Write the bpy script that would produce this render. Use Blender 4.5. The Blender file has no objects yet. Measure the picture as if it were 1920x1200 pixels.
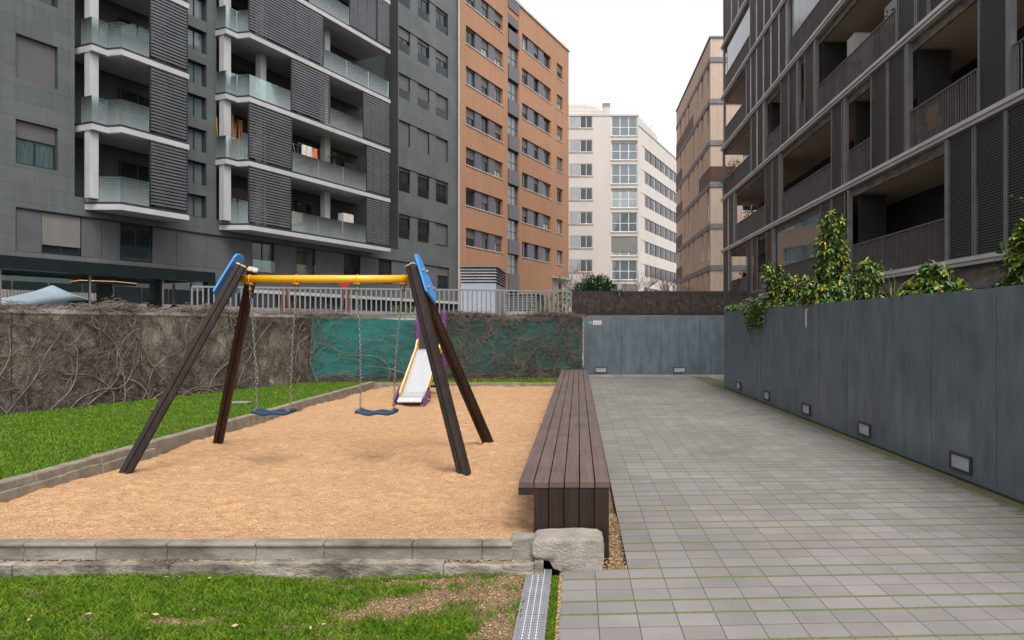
import bpy, math, random
import numpy as np
from mathutils import Vector, Matrix
R = random.Random(7)
rng = np.random.default_rng(11)
SC = bpy.context.scene
COL = SC.collection
rad = math.radians

# ---------------------------------------------------------------- materials
def _new(name):
    m = bpy.data.materials.new(name); m.use_nodes = True
    nt = m.node_tree
    return m, nt, nt.nodes['Principled BSDF']

def _noise(nt, vec, scale, detail=6, rough=.6):
    n = nt.nodes.new('ShaderNodeTexNoise')
    n.inputs['Scale'].default_value = scale; n.inputs['Detail'].default_value = detail
    n.inputs['Roughness'].default_value = rough
    if vec is not None: nt.links.new(vec, n.inputs['Vector'])
    return n.outputs['Fac']

def _mapped(nt, scale=(1, 1, 1), loc=(0, 0, 0)):
    tc = nt.nodes.new('ShaderNodeTexCoord'); mp = nt.nodes.new('ShaderNodeMapping')
    mp.inputs['Scale'].default_value = scale; mp.inputs['Location'].default_value = loc
    nt.links.new(tc.outputs['Object'], mp.inputs['Vector'])
    return mp.outputs['Vector']

def _ramp(nt, fac, stops):
    r = nt.nodes.new('ShaderNodeValToRGB'); e = r.color_ramp.elements
    while len(e) < len(stops): e.new(.5)
    for i, (p, c) in enumerate(stops):
        e[i].position = p; e[i].color = (*c, 1) if len(c) == 3 else c
    nt.links.new(fac, r.inputs['Fac'])
    return r.outputs['Color']

def _math(nt, op, a, b=None, c=None):
    n = nt.nodes.new('ShaderNodeMath'); n.operation = op
    for i, v in enumerate((a, b, c)):
        if v is None: continue
        if isinstance(v, (int, float)): n.inputs[i].default_value = v
        else: nt.links.new(v, n.inputs[i])
    return n.outputs[0]

def _mix(nt, fac, a, b, mode='MIX'):
    n = nt.nodes.new('ShaderNodeMix'); n.data_type = 'RGBA'; n.blend_type = mode
    for k, v in ((0, fac), (6, a), (7, b)):
        if isinstance(v, (int, float)): n.inputs[k].default_value = v
        elif isinstance(v, tuple): n.inputs[k].default_value = (*v, 1)
        else: nt.links.new(v, n.inputs[k])
    return n.outputs[2]

def _bump(nt, bsdf, h, strength, dist=.02):
    b = nt.nodes.new('ShaderNodeBump'); b.inputs['Strength'].default_value = strength
    b.inputs['Distance'].default_value = dist
    nt.links.new(h, b.inputs['Height']); nt.links.new(b.outputs['Normal'], bsdf.inputs['Normal'])

def pm(name, c, c2=None, rough=.6, metal=0., ns=3., bump=0., bs=None, stretch=(1, 1, 1), spec=.4, lo=.35, hi=.65, dist=.02):
    m, nt, b = _new(name)
    b.inputs['Roughness'].default_value = rough; b.inputs['Metallic'].default_value = metal
    b.inputs['Specular IOR Level'].default_value = spec
    if c2 is None: c2 = tuple(x * .78 for x in c)
    v = _mapped(nt, stretch)
    f = _noise(nt, v, ns)
    nt.links.new(_ramp(nt, f, [(lo, c2), (hi, c)]), b.inputs['Base Color'])
    if bump:
        _bump(nt, b, _noise(nt, v, bs or ns * 8, 5, .65), bump, dist)
    return m

def brick_mat(name, c1, c2, mortar, bw, bh, ms=.01, rough=.8, swap=True, offset=.5, big=.3, bump=.3, axis='XZ', mottle=.25):
    m, nt, b = _new(name); b.inputs['Roughness'].default_value = rough
    b.inputs['Specular IOR Level'].default_value = .3
    tc = nt.nodes.new('ShaderNodeTexCoord'); sp = nt.nodes.new('ShaderNodeSeparateXYZ'); cb = nt.nodes.new('ShaderNodeCombineXYZ')
    nt.links.new(tc.outputs['Object'], sp.inputs[0])
    ax = _math(nt, 'ADD', sp.outputs['X'], sp.outputs['Y']) if axis == 'both' else sp.outputs[axis[0]]
    nt.links.new(ax, cb.inputs['X']); nt.links.new(sp.outputs['Z'], cb.inputs['Y'])
    br = nt.nodes.new('ShaderNodeTexBrick'); nt.links.new(cb.outputs[0], br.inputs['Vector'])
    br.offset = offset; br.inputs['Scale'].default_value = 1
    br.inputs['Brick Width'].default_value = bw; br.inputs['Row Height'].default_value = bh
    br.inputs['Mortar Size'].default_value = ms; br.inputs['Bias'].default_value = 0
    br.inputs['Color1'].default_value = (*c1, 1); br.inputs['Color2'].default_value = (*c2, 1); br.inputs['Mortar'].default_value = (*mortar, 1)
    n = _noise(nt, tc.outputs['Object'], big, 8)
    g = _ramp(nt, n, [(.3, (1 - mottle,) * 3), (.7, (1, 1, 1))])
    st = _ramp(nt, _noise(nt, _mapped(nt, (1.6, 1.6, .09)), 2.2, 6, .7), [(.28, (.80, .79, .78)), (.55, (1, 1, 1))])
    g = _mix(nt, 1., g, st, 'MULTIPLY')
    nt.links.new(_mix(nt, 1., br.outputs['Color'], g, 'MULTIPLY'), b.inputs['Base Color'])
    if bump: _bump(nt, b, _math(nt, 'SUBTRACT', 1., br.outputs['Fac']), bump, .01)
    return m

def glass_mat(name, tint, dark, rough=.03, trans=.5):
    """window pane: part see-through, part dark body, mirror-like by fresnel"""
    m, nt, b = _new(name)
    b.inputs['Base Color'].default_value = (*dark, 1); b.inputs['Roughness'].default_value = rough
    b.inputs['Specular IOR Level'].default_value = .8
    tr = nt.nodes.new('ShaderNodeBsdfTransparent'); tr.inputs['Color'].default_value = (*tint, 1)
    mx = nt.nodes.new('ShaderNodeMixShader'); out = nt.nodes['Material Output']
    fr = nt.nodes.new('ShaderNodeFresnel'); fr.inputs['IOR'].default_value = 1.45
    f = _math(nt, 'ADD', 1 - trans, fr.outputs[0]); f2 = _math(nt, 'MINIMUM', f, 1.)
    nt.links.new(f2, mx.inputs[0]); nt.links.new(tr.outputs[0], mx.inputs[1]); nt.links.new(b.outputs[0], mx.inputs[2])
    nt.links.new(mx.outputs[0], out.inputs['Surface'])
    return m

def frosted_mat(name):
    """balcony glass: clear greenish pane with printed horizontal frosted lines, denser towards the floor"""
    m, nt, b = _new(name)
    b.inputs['Base Color'].default_value = (.47, .53, .53, 1); b.inputs['Roughness'].default_value = .06
    b.inputs['Specular IOR Level'].default_value = .6
    tc = nt.nodes.new('ShaderNodeTexCoord'); sp = nt.nodes.new('ShaderNodeSeparateXYZ'); nt.links.new(tc.outputs['Object'], sp.inputs[0])
    zz = _math(nt, 'FRACT', _math(nt, 'DIVIDE', _math(nt, 'ADD', sp.outputs['Z'], -6.30), 3.02))
    h = _math(nt, 'MULTIPLY', zz, 3.02)                      # height above the slab
    band = _math(nt, 'FRACT', _math(nt, 'MULTIPLY', h, 9.))
    den = _math(nt, 'SUBTRACT', 1.12, _math(nt, 'MULTIPLY', h, .98))
    line = _math(nt, 'LESS_THAN', band, den)
    fr = nt.nodes.new('ShaderNodeFresnel'); fr.inputs['IOR'].default_value = 1.38
    fac = _math(nt, 'ADD', _math(nt, 'ADD', _math(nt, 'MULTIPLY', line, .13), _math(nt, 'MULTIPLY', _math(nt, 'MAXIMUM', den, 0.), .20)), .03)
    tr = nt.nodes.new('ShaderNodeBsdfTransparent'); tr.inputs['Color'].default_value = (.86, .95, .94, 1)
    mx = nt.nodes.new('ShaderNodeMixShader')
    nt.links.new(_math(nt, 'MINIMUM', fac, 1.), mx.inputs[0]); nt.links.new(tr.outputs[0], mx.inputs[1]); nt.links.new(b.outputs[0], mx.inputs[2])
    gl = nt.nodes.new('ShaderNodeBsdfGlossy'); gl.inputs['Roughness'].default_value = .03; gl.inputs['Color'].default_value = (.9, 1, .98, 1)
    m2 = nt.nodes.new('ShaderNodeMixShader'); nt.links.new(fr.outputs[0], m2.inputs[0]); nt.links.new(mx.outputs[0], m2.inputs[1]); nt.links.new(gl.outputs[0], m2.inputs[2])
    nt.links.new(m2.outputs[0], nt.nodes['Material Output'].inputs['Surface'])
    return m

def shutter_mat(name, c, pitch=.055):
    m, nt, b = _new(name); b.inputs['Roughness'].default_value = .5
    tc = nt.nodes.new('ShaderNodeTexCoord'); sp = nt.nodes.new('ShaderNodeSeparateXYZ'); nt.links.new(tc.outputs['Object'], sp.inputs[0])
    w = _math(nt, 'FRACT', _math(nt, 'DIVIDE', sp.outputs['Z'], pitch))
    col = _ramp(nt, w, [(0., tuple(x * .35 for x in c)), (.22, c), (1., tuple(x * .92 for x in c))])
    g = _ramp(nt, _noise(nt, _mapped(nt, (1, 1, .4)), 1.5), [(.3, (.8, .8, .8)), (.7, (1, 1, 1))])
    nt.links.new(_mix(nt, 1., col, g, 'MULTIPLY'), b.inputs['Base Color'])
    _bump(nt, b, w, .5, .02)
    return m

def wood_mat(name, c, c2, axis=1, rough=.55, scale=1.):
    st = [14 * scale, 14 * scale, 14 * scale]; st[axis] = .6 * scale
    m, nt, b = _new(name); b.inputs['Roughness'].default_value = rough; b.inputs['Specular IOR Level'].default_value = .22
    v = _mapped(nt, tuple(st))
    f = _noise(nt, v, 3., 8, .6)
    big = _noise(nt, _mapped(nt), 2.2, 4)
    col = _ramp(nt, f, [(.32, c2), (.68, c)])
    g = _ramp(nt, big, [(.35, (.72, .72, .74)), (.65, (1.05, 1.03, 1.0))])
    nt.links.new(_mix(nt, 1., col, g, 'MULTIPLY'), b.inputs['Base Color'])
    _bump(nt, b, f, .35, .006)
    return m

def leaf_mat(name, c, c2, rough=.35, ns=9.):
    m, nt, b = _new(name); b.inputs['Roughness'].default_value = rough; b.inputs['Specular IOR Level'].default_value = .45
    f = _noise(nt, _mapped(nt), ns, 3)
    nt.links.new(_ramp(nt, f, [(.35, c2), (.65, c)]), b.inputs['Base Color'])
    b.inputs['Subsurface Weight'].default_value = 0
    return m

M = {}
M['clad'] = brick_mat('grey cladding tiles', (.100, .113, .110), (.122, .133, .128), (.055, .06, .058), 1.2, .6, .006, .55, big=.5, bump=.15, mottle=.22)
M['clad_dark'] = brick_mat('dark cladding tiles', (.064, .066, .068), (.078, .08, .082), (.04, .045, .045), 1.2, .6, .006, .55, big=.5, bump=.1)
M['panel_grey'] = pm('grey metal panel', (.104, .103, .110), (.084, .083, .089), .45, 0, 1.2, .03, 30)
M['white'] = pm('white painted concrete', (.44, .435, .435), (.37, .365, .36), .55, 0, 1.4, .05, 20, (1, 1, .5))
M['trim'] = pm('dark metal trim', (.045, .048, .055), None, .45, .3, 4)
M['slat_grey'] = pm('grey aluminium slats', (.15, .152, .16), (.12, .122, .13), .42, .35, 2)
M['frame_dark'] = pm('dark window frames', (.03, .033, .036), None, .4, .2, 5)
M['glass'] = glass_mat('window glass', (.5, .55, .55), (.022, .028, .032), .03, .25)
M['glass_sky'] = glass_mat('window glass with sky tone', (.6, .65, .65), (.12, .15, .16), .02, .1)  # paler body colour painted in for reflected sky
M['curtain'] = pm('pane with pale curtain', (.34, .37, .36), (.17, .20, .20), .12, 0, 6, 0, None, (6, 6, .3), .7)
M['curtain_dim'] = pm('pane with dim curtain', (.085, .125, .125), (.04, .06, .062), .1, 0, 6, 0, None, (6, 6, .3), .7)
M['frost'] = frosted_mat('frosted balcony glass')
M['shut'] = shutter_mat('grey brown roller shutter', (.15, .145, .14))
M['shut_lt'] = shutter_mat('pale roller shutter', (.25, .24, .22))
M['shut_white'] = shutter_mat('white roller shutter', (.5, .5, .49), .05)
M['soffit'] = pm('balcony soffit', (.56, .54, .53), (.48, .47, .46), .8, 0, 1.5)
M['orange'] = brick_mat('orange face brick', (.42, .215, .122), (.37, .187, .103), (.35, .20, .125), .24, .075, .012, .85, big=.18, bump=.3, mottle=.16)
M['purple_panel'] = pm('mauve grey panel', (.11, .10, .115), (.095, .088, .10), .42, .2, 1)
M['coping'] = pm('pale coping', (.50, .47, .43), None, .7, 0, 3)
M['cream'] = pm('cream render', (.54, .495, .455), (.48, .44, .40), .85, 0, .35, .05, 30, (1, 1, .35))
M['cream_dirty'] = pm('stained cream render', (.50, .45, .41), (.38, .33, .29), .85, 0, 1.2, .05, 30, (2, 2, .25))
M['white_frame'] = pm('white window frames', (.72, .72, .72), None, .4)
M['grey_shut'] = shutter_mat('light grey slatted shutter', (.42, .42, .43), .09)
M['brown_win'] = pm('brown grey shutters', (.13, .115, .105), (.08, .075, .075), .5, 0, .8)
M['beige'] = brick_mat('beige face brick', (.66, .50, .385), (.60, .455, .345), (.54, .42, .33), .26, .11, .012, .85, big=.2, bump=.2, axis='both', mottle=.12)
M['band'] = pm('grey concrete band', (.22, .215, .23), None, .7, 0, 2)
M['brown_tile'] = brick_mat('brown tile spandrel', (.135, .066, .05), (.115, .055, .042), (.08, .045, .035), .5, .15, .012, .6, big=.4, bump=.2, axis='both')
M['steel'] = pm('painted grey steel', (.25, .245, .255), (.20, .195, .205), .42, .45, 2.5)
M['steel_lt'] = pm('light grey steel channel', (.62, .605, .605), (.50, .49, .49), .4, .3, 1.5, 0, None, (3, .6, 3))
M['slat_dark'] = pm('dark louvre slats', (.15, .143, .147), (.12, .114, .117), .4, .3, 2)
M['slat_solid'] = shutter_mat('closed brown black louvre', (.030, .028, .029), .05)
M['conc_stain'] = pm('stained concrete beam', (.20, .165, .135), (.075, .063, .055), .85, 0, 2.2, .2, 14, (1, 1, 3))
M['conc_soffit'] = pm('board marked soffit', (.50, .40, .33), (.41, .335, .28), .85, 0, 1.2, .1, 8, (1, 4, 1))
M['dark_wall'] = pm('dark loggia wall', (.034, .034, .037), (.022, .022, .024), .7, 0, 1.1)
M['black'] = pm('near black metal', (.012, .014, .014), None, .45, 0, 3)
M['pergola'] = pm('dark green black steel', (.014, .021, .022), (.011, .016, .017), .4, .2, 2)
M['bar'] = pm('brown grey railing bars', (.165, .155, .15), (.125, .117, .113), .45, .4, 3)
M['mat_brown'] = pm('brown fabric screen', (.075, .05, .042), (.045, .032, .028), .9, 0, 2.5, .3, 18, (1, 1, .6))
M['wood_dark'] = wood_mat('dark stained timber', (.036, .024, .019), (.013, .009, .0075), 2, .6)
M['wood_leg'] = wood_mat('dark brown timber leg', (.046, .023, .014), (.013, .0075, .005), 2, .5)
M['wood_cut'] = pm('pale sawn timber end', (.50, .40, .29), (.34, .27, .2), .8, 0, 30, .3)
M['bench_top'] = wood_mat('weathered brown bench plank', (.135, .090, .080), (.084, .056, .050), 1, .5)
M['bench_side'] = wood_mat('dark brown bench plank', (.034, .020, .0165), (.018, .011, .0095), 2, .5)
M['yellow'] = pm('yellow painted steel', (.72, .36, .006), (.64, .31, .005), .3, 0, 3, .02, 60, spec=.5)
M['blue'] = pm('blue plastic plate', (.045, .215, .50), (.038, .19, .45), .45, 0, 4, .04, 60)
M['blue_seat'] = pm('dark blue rubber', (.005, .040, .082), (.004, .030, .062), .5, 0, 6)
M['galv'] = pm('galvanised steel', (.34, .34, .36), (.22, .22, .24), .35, .8, 12)
M['chain'] = pm('steel chain', (.30, .29, .28), (.20, .19, .18), .38, .85, 20)
M['inox'] = pm('brushed stainless steel', (.60, .60, .61), (.52, .52, .53), .38, .65, 5, .02, 40, (12, .6, .6))
M['purple'] = pm('purple plastic panel', (.12, .028, .125), (.10, .022, .105), .45, 0, 5)
M['ochre'] = pm('yellow plastic panel', (.72, .36, .05), (.62, .30, .04), .4, 0, 5)
M['ochre_edge'] = pm('pale yellow panel edge', (.78, .55, .28), None, .5, 0, 5)
M['fence_grey'] = pm('grey painted railing', (.20, .205, .215), (.165, .17, .18), .45, .3, 3)
M['conc'] = pm('weathered concrete', (.39, .355, .295), (.23, .205, .165), .9, 0, 2.2, .35, 22)
M['conc_cap'] = pm('pale concrete coping', (.42, .395, .35), (.30, .28, .25), .85, 0, 4, .2, 25)
M['pinkwall'] = pm('rose rendered wall', (.30, .235, .225), (.25, .20, .195), .85, 0, .8)
M['stone'] = pm('rough grey granite', (.37, .33, .275), (.20, .18, .15), .85, 0, 7, .7, 45, lo=.32, hi=.68, dist=.03)
M['kerb'] = pm('worn grey kerb stone', (.265, .24, .20), (.085, .076, .06), .9, 0, 3.2, .5, 30, (1, 1, 2), lo=.3, hi=.7)
M['kerb_low'] = pm('rough lower kerb stone', (.34, .295, .24), (.075, .064, .05), .95, 0, 4.5, .8, 16, (1, 1, 2), lo=.34, hi=.66, dist=.04)
M['kerb_brown'] = pm('brownish kerb stone', (.26, .22, .165), (.13, .108, .08), .9, 0, 3., .5, 26, (2, 2, 2), lo=.3, hi=.7)
M['vine'] = pm('bare grey brown vine', (.21, .168, .143), (.085, .064, .053), .85, 0, 3, .3, 60)
M['brass'] = pm('dull brass fitting', (.22, .16, .075), (.13, .10, .055), .4, .6, 12)
M['vine_t'] = pm('dark thin vine twig', (.17, .13, .105), (.035, .025, .02), .9, 0, 9, 0)
M['vine_b'] = pm('bare red brown vine', (.16, .112, .086), (.045, .032, .026), .85, 0, 3, .3, 60)
M['heather'] = pm('dark heather brush', (.085, .066, .058), (.022, .017, .016), .95, 0, 9, .9, 9, (26, 26, .4), lo=.3, hi=.7, dist=.05)
M['heather_t'] = pm('heather twigs', (.088, .068, .058), (.028, .021, .019), .9, 0, 6)
M['grate'] = pm('grey galvanised grate', (.34, .345, .375), (.26, .265, .29), .4, .45, 9)
M['lampwhite'] = pm('opal lamp diffuser', (.36, .37, .38), (.28, .29, .30), .25, 0, 14)
M['sign_white'] = pm('white sign plate', (.72, .70, .71), None, .4, 0, 20)
M['sign_ink'] = pm('grey sign print', (.12, .11, .12), None, .5)
M['sign_red'] = pm('red sign print', (.55, .10, .10), None, .5)
M['sign_green'] = pm('green sign arrow', (.12, .50, .32), None, .5)
M['umbrella'] = pm('pale blue grey canvas', (.32, .36, .42), (.26, .30, .35), .8, 0, 2, .1, 10)
M['bark'] = pm('grey bark', (.14, .115, .10), (.08, .066, .058), .9, 0, 6, .3)
M['twig'] = pm('grey brown twigs', (.23, .17, .15), (.15, .11, .10), .9, 0, 3)
M['lf_dark'] = leaf_mat('dark green leaf', (.035, .085, .018), (.016, .045, .012))
M['lf_mid'] = leaf_mat('mid green leaf', (.075, .155, .025), (.035, .085, .016))
M['lf_yel'] = leaf_mat('yellow variegated leaf', (.34, .29, .025), (.17, .18, .022))
M['lf_lime'] = leaf_mat('lime leaf', (.16, .22, .028), (.09, .135, .02))
M['lf_hedge'] = leaf_mat('laurel leaf', (.03, .085, .022), (.012, .036, .012))
M['lf_ivy'] = leaf_mat('ivy leaf', (.12, .155, .045), (.05, .075, .025))
M['lf_red'] = leaf_mat('dull red leaf', (.13, .05, .05), (.06, .03, .03))
M['soil'] = pm('dark soil', (.05, .037, .028), None, .95, 0, 12, .6)
M['fabric_w'] = pm('pale cloth', (.6, .55, .5), None, .9, 0, 6)
M['fabric_o'] = pm('orange cloth', (.62, .16, .05), None, .9, 0, 6)
M['bamboo'] = pm('dry bamboo canes', (.48, .25, .07), (.26, .12, .035), .6, 0, 6, 0, None, (1, 1, .2))
M['red'] = pm('red plastic', (.36, .015, .03), None, .4)
M['wood_red'] = wood_mat('reddish timber', (.22, .085, .055), (.12, .05, .035), 2)
M['pot'] = pm('terracotta pot', (.22, .09, .06), None, .8)

def ground_materials():
    # ---- sand / corncob grit
    m, nt, b = _new('orange grit'); b.inputs['Roughness'].default_value = .95; b.inputs['Specular IOR Level'].default_value = .15
    v = _mapped(nt)
    fine = _noise(nt, v, 95., 4, .75); mid = _noise(nt, _mapped(nt, (2.2, 5.5, 1)), 4.2, 6, .72); big = _noise(nt, v, .9, 4)
    vo = nt.nodes.new('ShaderNodeTexVoronoi'); vo.inputs['Scale'].default_value = 75; nt.links.new(v, vo.inputs['Vector'])
    c = _ramp(nt, fine, [(.3, (.20, .105, .05)), (.5, (.425, .253, .134)), (.72, (.58, .388, .232))])
    g = _ramp(nt, mid, [(.3, (.70, .66, .62)), (.5, (1, 1, 1)), (.8, (1.06, 1.05, 1.03))])
    g2 = _ramp(nt, big, [(.3, (.94, .93, .92)), (.7, (1.04, 1.03, 1.02))])
    cc = _mix(nt, 1., _mix(nt, 1., c, g, 'MULTIPLY'), g2, 'MULTIPLY')
    nt.links.new(cc, b.inputs['Base Color'])
    h = _math(nt, 'ADD', _math(nt, 'MULTIPLY', vo.outputs['Distance'], .9), _math(nt, 'MULTIPLY', mid, 1.2))
    _bump(nt, b, h, .55, .018)
    M['sand'] = m
    # ---- pavers
    m, nt, b = _new('grey concrete pavers'); b.inputs['Roughness'].default_value = .85; b.inputs['Specular IOR Level'].default_value = .25
    tc = nt.nodes.new('ShaderNodeTexCoord'); sp = nt.nodes.new('ShaderNodeSeparateXYZ'); nt.links.new(tc.outputs['Object'], sp.inputs[0])
    obj = tc.outputs['Object']
    wob = _math(nt, 'MULTIPLY', _math(nt, 'SUBTRACT', _noise(nt, obj, 2.5, 3), .5), .02)
    X = sp.outputs['X']; Y = sp.outputs['Y']
    u = _math(nt, 'DIVIDE', _math(nt, 'ADD', X, .1), .204)
    v = _math(nt, 'DIVIDE', _math(nt, 'ADD', _math(nt, 'SUBTRACT', Y, _math(nt, 'MULTIPLY', X, .048)), -3.608 + 20 * .4995), .4995)
    v = _math(nt, 'ADD', v, wob)
    fu = _math(nt, 'FRACT', u); fv = _math(nt, 'FRACT', v)
    def near(fr, c, w):                                     # 1 on the joint centred at c
        d = _math(nt, 'ABSOLUTE', _math(nt, 'SUBTRACT', fr, c))
        d = _math(nt, 'MINIMUM', d, _math(nt, 'SUBTRACT', 1., d))
        return _math(nt, 'LESS_THAN', d, w)
    g = _math(nt, 'MAXIMUM', near(fv, 0., .024), near(fv, .342, .024))
    thin = _math(nt, 'MAXIMUM', near(fv, .671, .005), near(fu, 0., .0115))
    # per paver variation
    row = _math(nt, 'ADD', _math(nt, 'MULTIPLY', _math(nt, 'FLOOR', v), 3.), _math(nt, 'ADD', _math(nt, 'GREATER_THAN', fv, .342), _math(nt, 'GREATER_THAN', fv, .671)))
    cb = nt.nodes.new('ShaderNodeCombineXYZ'); nt.links.new(_math(nt, 'FLOOR', u), cb.inputs[0]); nt.links.new(row, cb.inputs[1])
    wn = nt.nodes.new('ShaderNodeTexWhiteNoise'); wn.noise_dimensions = '2D'; nt.links.new(cb.outputs[0], wn.inputs['Vector'])
    base = _ramp(nt, wn.outputs['Value'], [(0., (.190, .177, .170)), (.5, (.212, .198, .190)), (1., (.232, .217, .208))])
    spk = _ramp(nt, _noise(nt, obj, 160., 3, .8), [(.3, (.78, .78, .78)), (.7, (1.12, 1.11, 1.1))])
    stain = _ramp(nt, _noise(nt, obj, .8, 7, .65), [(.3, (.74, .73, .72)), (.62, (1.05, 1.04, 1.03))])
    base = _mix(nt, 1., _mix(nt, 1., base, spk, 'MULTIPLY'), stain, 'MULTIPLY')
    moss = _ramp(nt, _noise(nt, obj, 40., 4), [(.3, (.07, .095, .026)), (.7, (.138, .152, .062))])
    gm = _math(nt, 'MULTIPLY', g, _ramp(nt, _noise(nt, _mapped(nt, (1, 1, 1)), 1.4, 5), [(.24, (.45, .45, .45)), (.5, (1, 1, 1))]))
    c1 = _mix(nt, thin, base, (.055, .052, .042))
    c2 = _mix(nt, g, c1, (.11, .106, .08))
    c3 = _mix(nt, gm, c2, moss)
    # moss creeping along the right hand wall
    ed = _math(nt, 'ADD', _math(nt, 'SUBTRACT', _math(nt, 'SUBTRACT', 3.837, _math(nt, 'MULTIPLY', Y, .01576)), X), _math(nt, 'MULTIPLY', _math(nt, 'SUBTRACT', _noise(nt, obj, 9., 5, .7), .5), .62))
    em = _math(nt, 'LESS_THAN', ed, .17)
    c4 = _mix(nt, _math(nt, 'MULTIPLY', em, .85), c3, _mix(nt, .45, moss, (.10, .085, .05)))
    nt.links.new(c4, b.inputs['Base Color'])
    hgt = _math(nt, 'SUBTRACT', 1., _math(nt, 'MAXIMUM', thin, _math(nt, 'MULTIPLY', g, .6)))
    _bump(nt, b, _math(nt, 'ADD', hgt, _math(nt, 'MULTIPLY', _noise(nt, obj, 180., 2), .25)), .5, .006)
    M['pavers'] = m
    # ---- lawn soil
    m, nt, b = _new('lawn turf'); b.inputs['Roughness'].default_value = .95; b.inputs['Specular IOR Level'].default_value = .1
    v = _mapped(nt)
    f = _noise(nt, v, 2.2, 7, .7); f2 = _noise(nt, v, 60., 4, .8)
    c = _ramp(nt, f2, [(.3, (.024, .06, .006)), (.7, (.08, .16, .016))])
    nt.links.new(_mix(nt, .5, c, _ramp(nt, f, [(.3, (.04, .085, .01)), (.7, (.09, .16, .018))])), b.inputs['Base Color'])
    _bump(nt, b, f2, .9, .03)
    M['turf'] = m
    def turf_bare():
        m2 = M['turf'].copy(); m2.name = 'lawn turf with bare earth'; n2 = m2.node_tree; bs = n2.nodes['Principled BSDF']
        old = bs.inputs['Base Color'].links[0].from_socket
        at = n2.nodes.new('ShaderNodeAttribute'); at.attribute_name = 'bare'
        e = _ramp(n2, _noise(n2, _mapped(n2), 110., 4, .8), [(.3, (.15, .092, .055)), (.6, (.30, .20, .125)), (.8, (.44, .31, .195))])
        n2.links.new(_mix(n2, at.outputs['Fac'], old, e), bs.inputs['Base Color']); M['turf_bare'] = m2
    turf_bare()
    # ---- bare earth with chips
    m, nt, b = _new('bare earth with chips'); b.inputs['Roughness'].default_value = .95; b.inputs['Specular IOR Level'].default_value = .1
    v = _mapped(nt); f2 = _noise(nt, v, 90., 4, .8); f = _noise(nt, v, 7., 6, .7)
    c = _ramp(nt, f2, [(.3, (.12, .07, .04)), (.55, (.30, .185, .105)), (.75, (.52, .36, .22))])
    gcol = _ramp(nt, f2, [(.3, (.04, .07, .012)), (.7, (.12, .19, .03))])
    nt.links.new(_mix(nt, _ramp(nt, f, [(.5, (0, 0, 0)), (.66, (1, 1, 1))]), c, gcol), b.inputs['Base Color'])
    _bump(nt, b, f2, .8, .02)
    M['earth'] = m
    # ---- grass blades: colour varies from tuft to tuft
    m, nt, b = _new('grass blades'); b.inputs['Roughness'].default_value = .6; b.inputs['Specular IOR Level'].default_value = .15
    v = _mapped(nt); f = _noise(nt, v, 7., 5, .75); f2 = _noise(nt, v, 70., 3, .8)
    c = _ramp(nt, f, [(.3, (.042, .10, .008)), (.5, (.112, .200, .014)), (.72, (.215, .275, .036))])
    nt.links.new(_mix(nt, 1., c, _ramp(nt, f2, [(.3, (.55, .58, .5)), (.7, (1.15, 1.12, 1.0))]), 'MULTIPLY'), b.inputs['Base Color'])
    M['grass'] = m
    # ---- big ground
    M['ground'] = pm('grey street ground', (.16, .155, .15), (.11, .108, .105), .9, 0, .4, .2, 12)
    # ---- grey resin wall panel (planter wall)
    m, nt, b = _new('blue grey resin panel'); b.inputs['Roughness'].default_value = .42; b.inputs['Specular IOR Level'].default_value = .4
    v1 = _mapped(nt, (1, 1, .25)); v2 = _mapped(nt)
    a = _noise(nt, v1, 6., 7, .65); c_ = _noise(nt, v2, 1.3, 6, .6)
    col = _mix(nt, 1., _ramp(nt, a, [(.3, (.070, .088, .103)), (.7, (.137, .160, .178))]), _ramp(nt, c_, [(.3, (.74, .77, .79)), (.7, (1.08, 1.08, 1.07))]), 'MULTIPLY')
    sp = nt.nodes.new('ShaderNodeTexVoronoi'); sp.inputs['Scale'].default_value = 2.6; sp.feature = 'F1'; nt.links.new(_mapped(nt, (1, 1, .45)), sp.inputs['Vector'])
    sc_ = _math(nt, 'LESS_THAN', sp.outputs['Distance'], .028)
    col = _mix(nt, _math(nt, 'MULTIPLY', sc_, .5), col, (.40, .41, .42))
    nt.links.new(col, b.inputs['Base Color'])
    _bump(nt, b, a, .05, .01)
    M['resin'] = m
    # ---- teal shade net
    m, nt, b = _new('teal shade net'); b.inputs['Roughness'].default_value = .8; b.inputs['Specular IOR Level'].default_value = .2
    v = _mapped(nt); a = _noise(nt, _mapped(nt, (1, 1, 3)), 3., 6, .7)
    wv = nt.nodes.new('ShaderNodeTexNoise'); wv.inputs['Scale'].default_value = 60; nt.links.new(_mapped(nt, (.3, .3, 1.2)), wv.inputs['Vector'])
    col = _mix(nt, 1., _ramp(nt, a, [(.3, (.014, .092, .083)), (.7, (.028, .16, .142))]), _ramp(nt, wv.outputs['Fac'], [(.3, (.8, .8, .8)), (.7, (1.1, 1.1, 1.1))]), 'MULTIPLY')
    nt.links.new(col, b.inputs['Base Color']); _bump(nt, b, a, .4, .05)
    M['teal'] = m
ground_materials()

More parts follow.
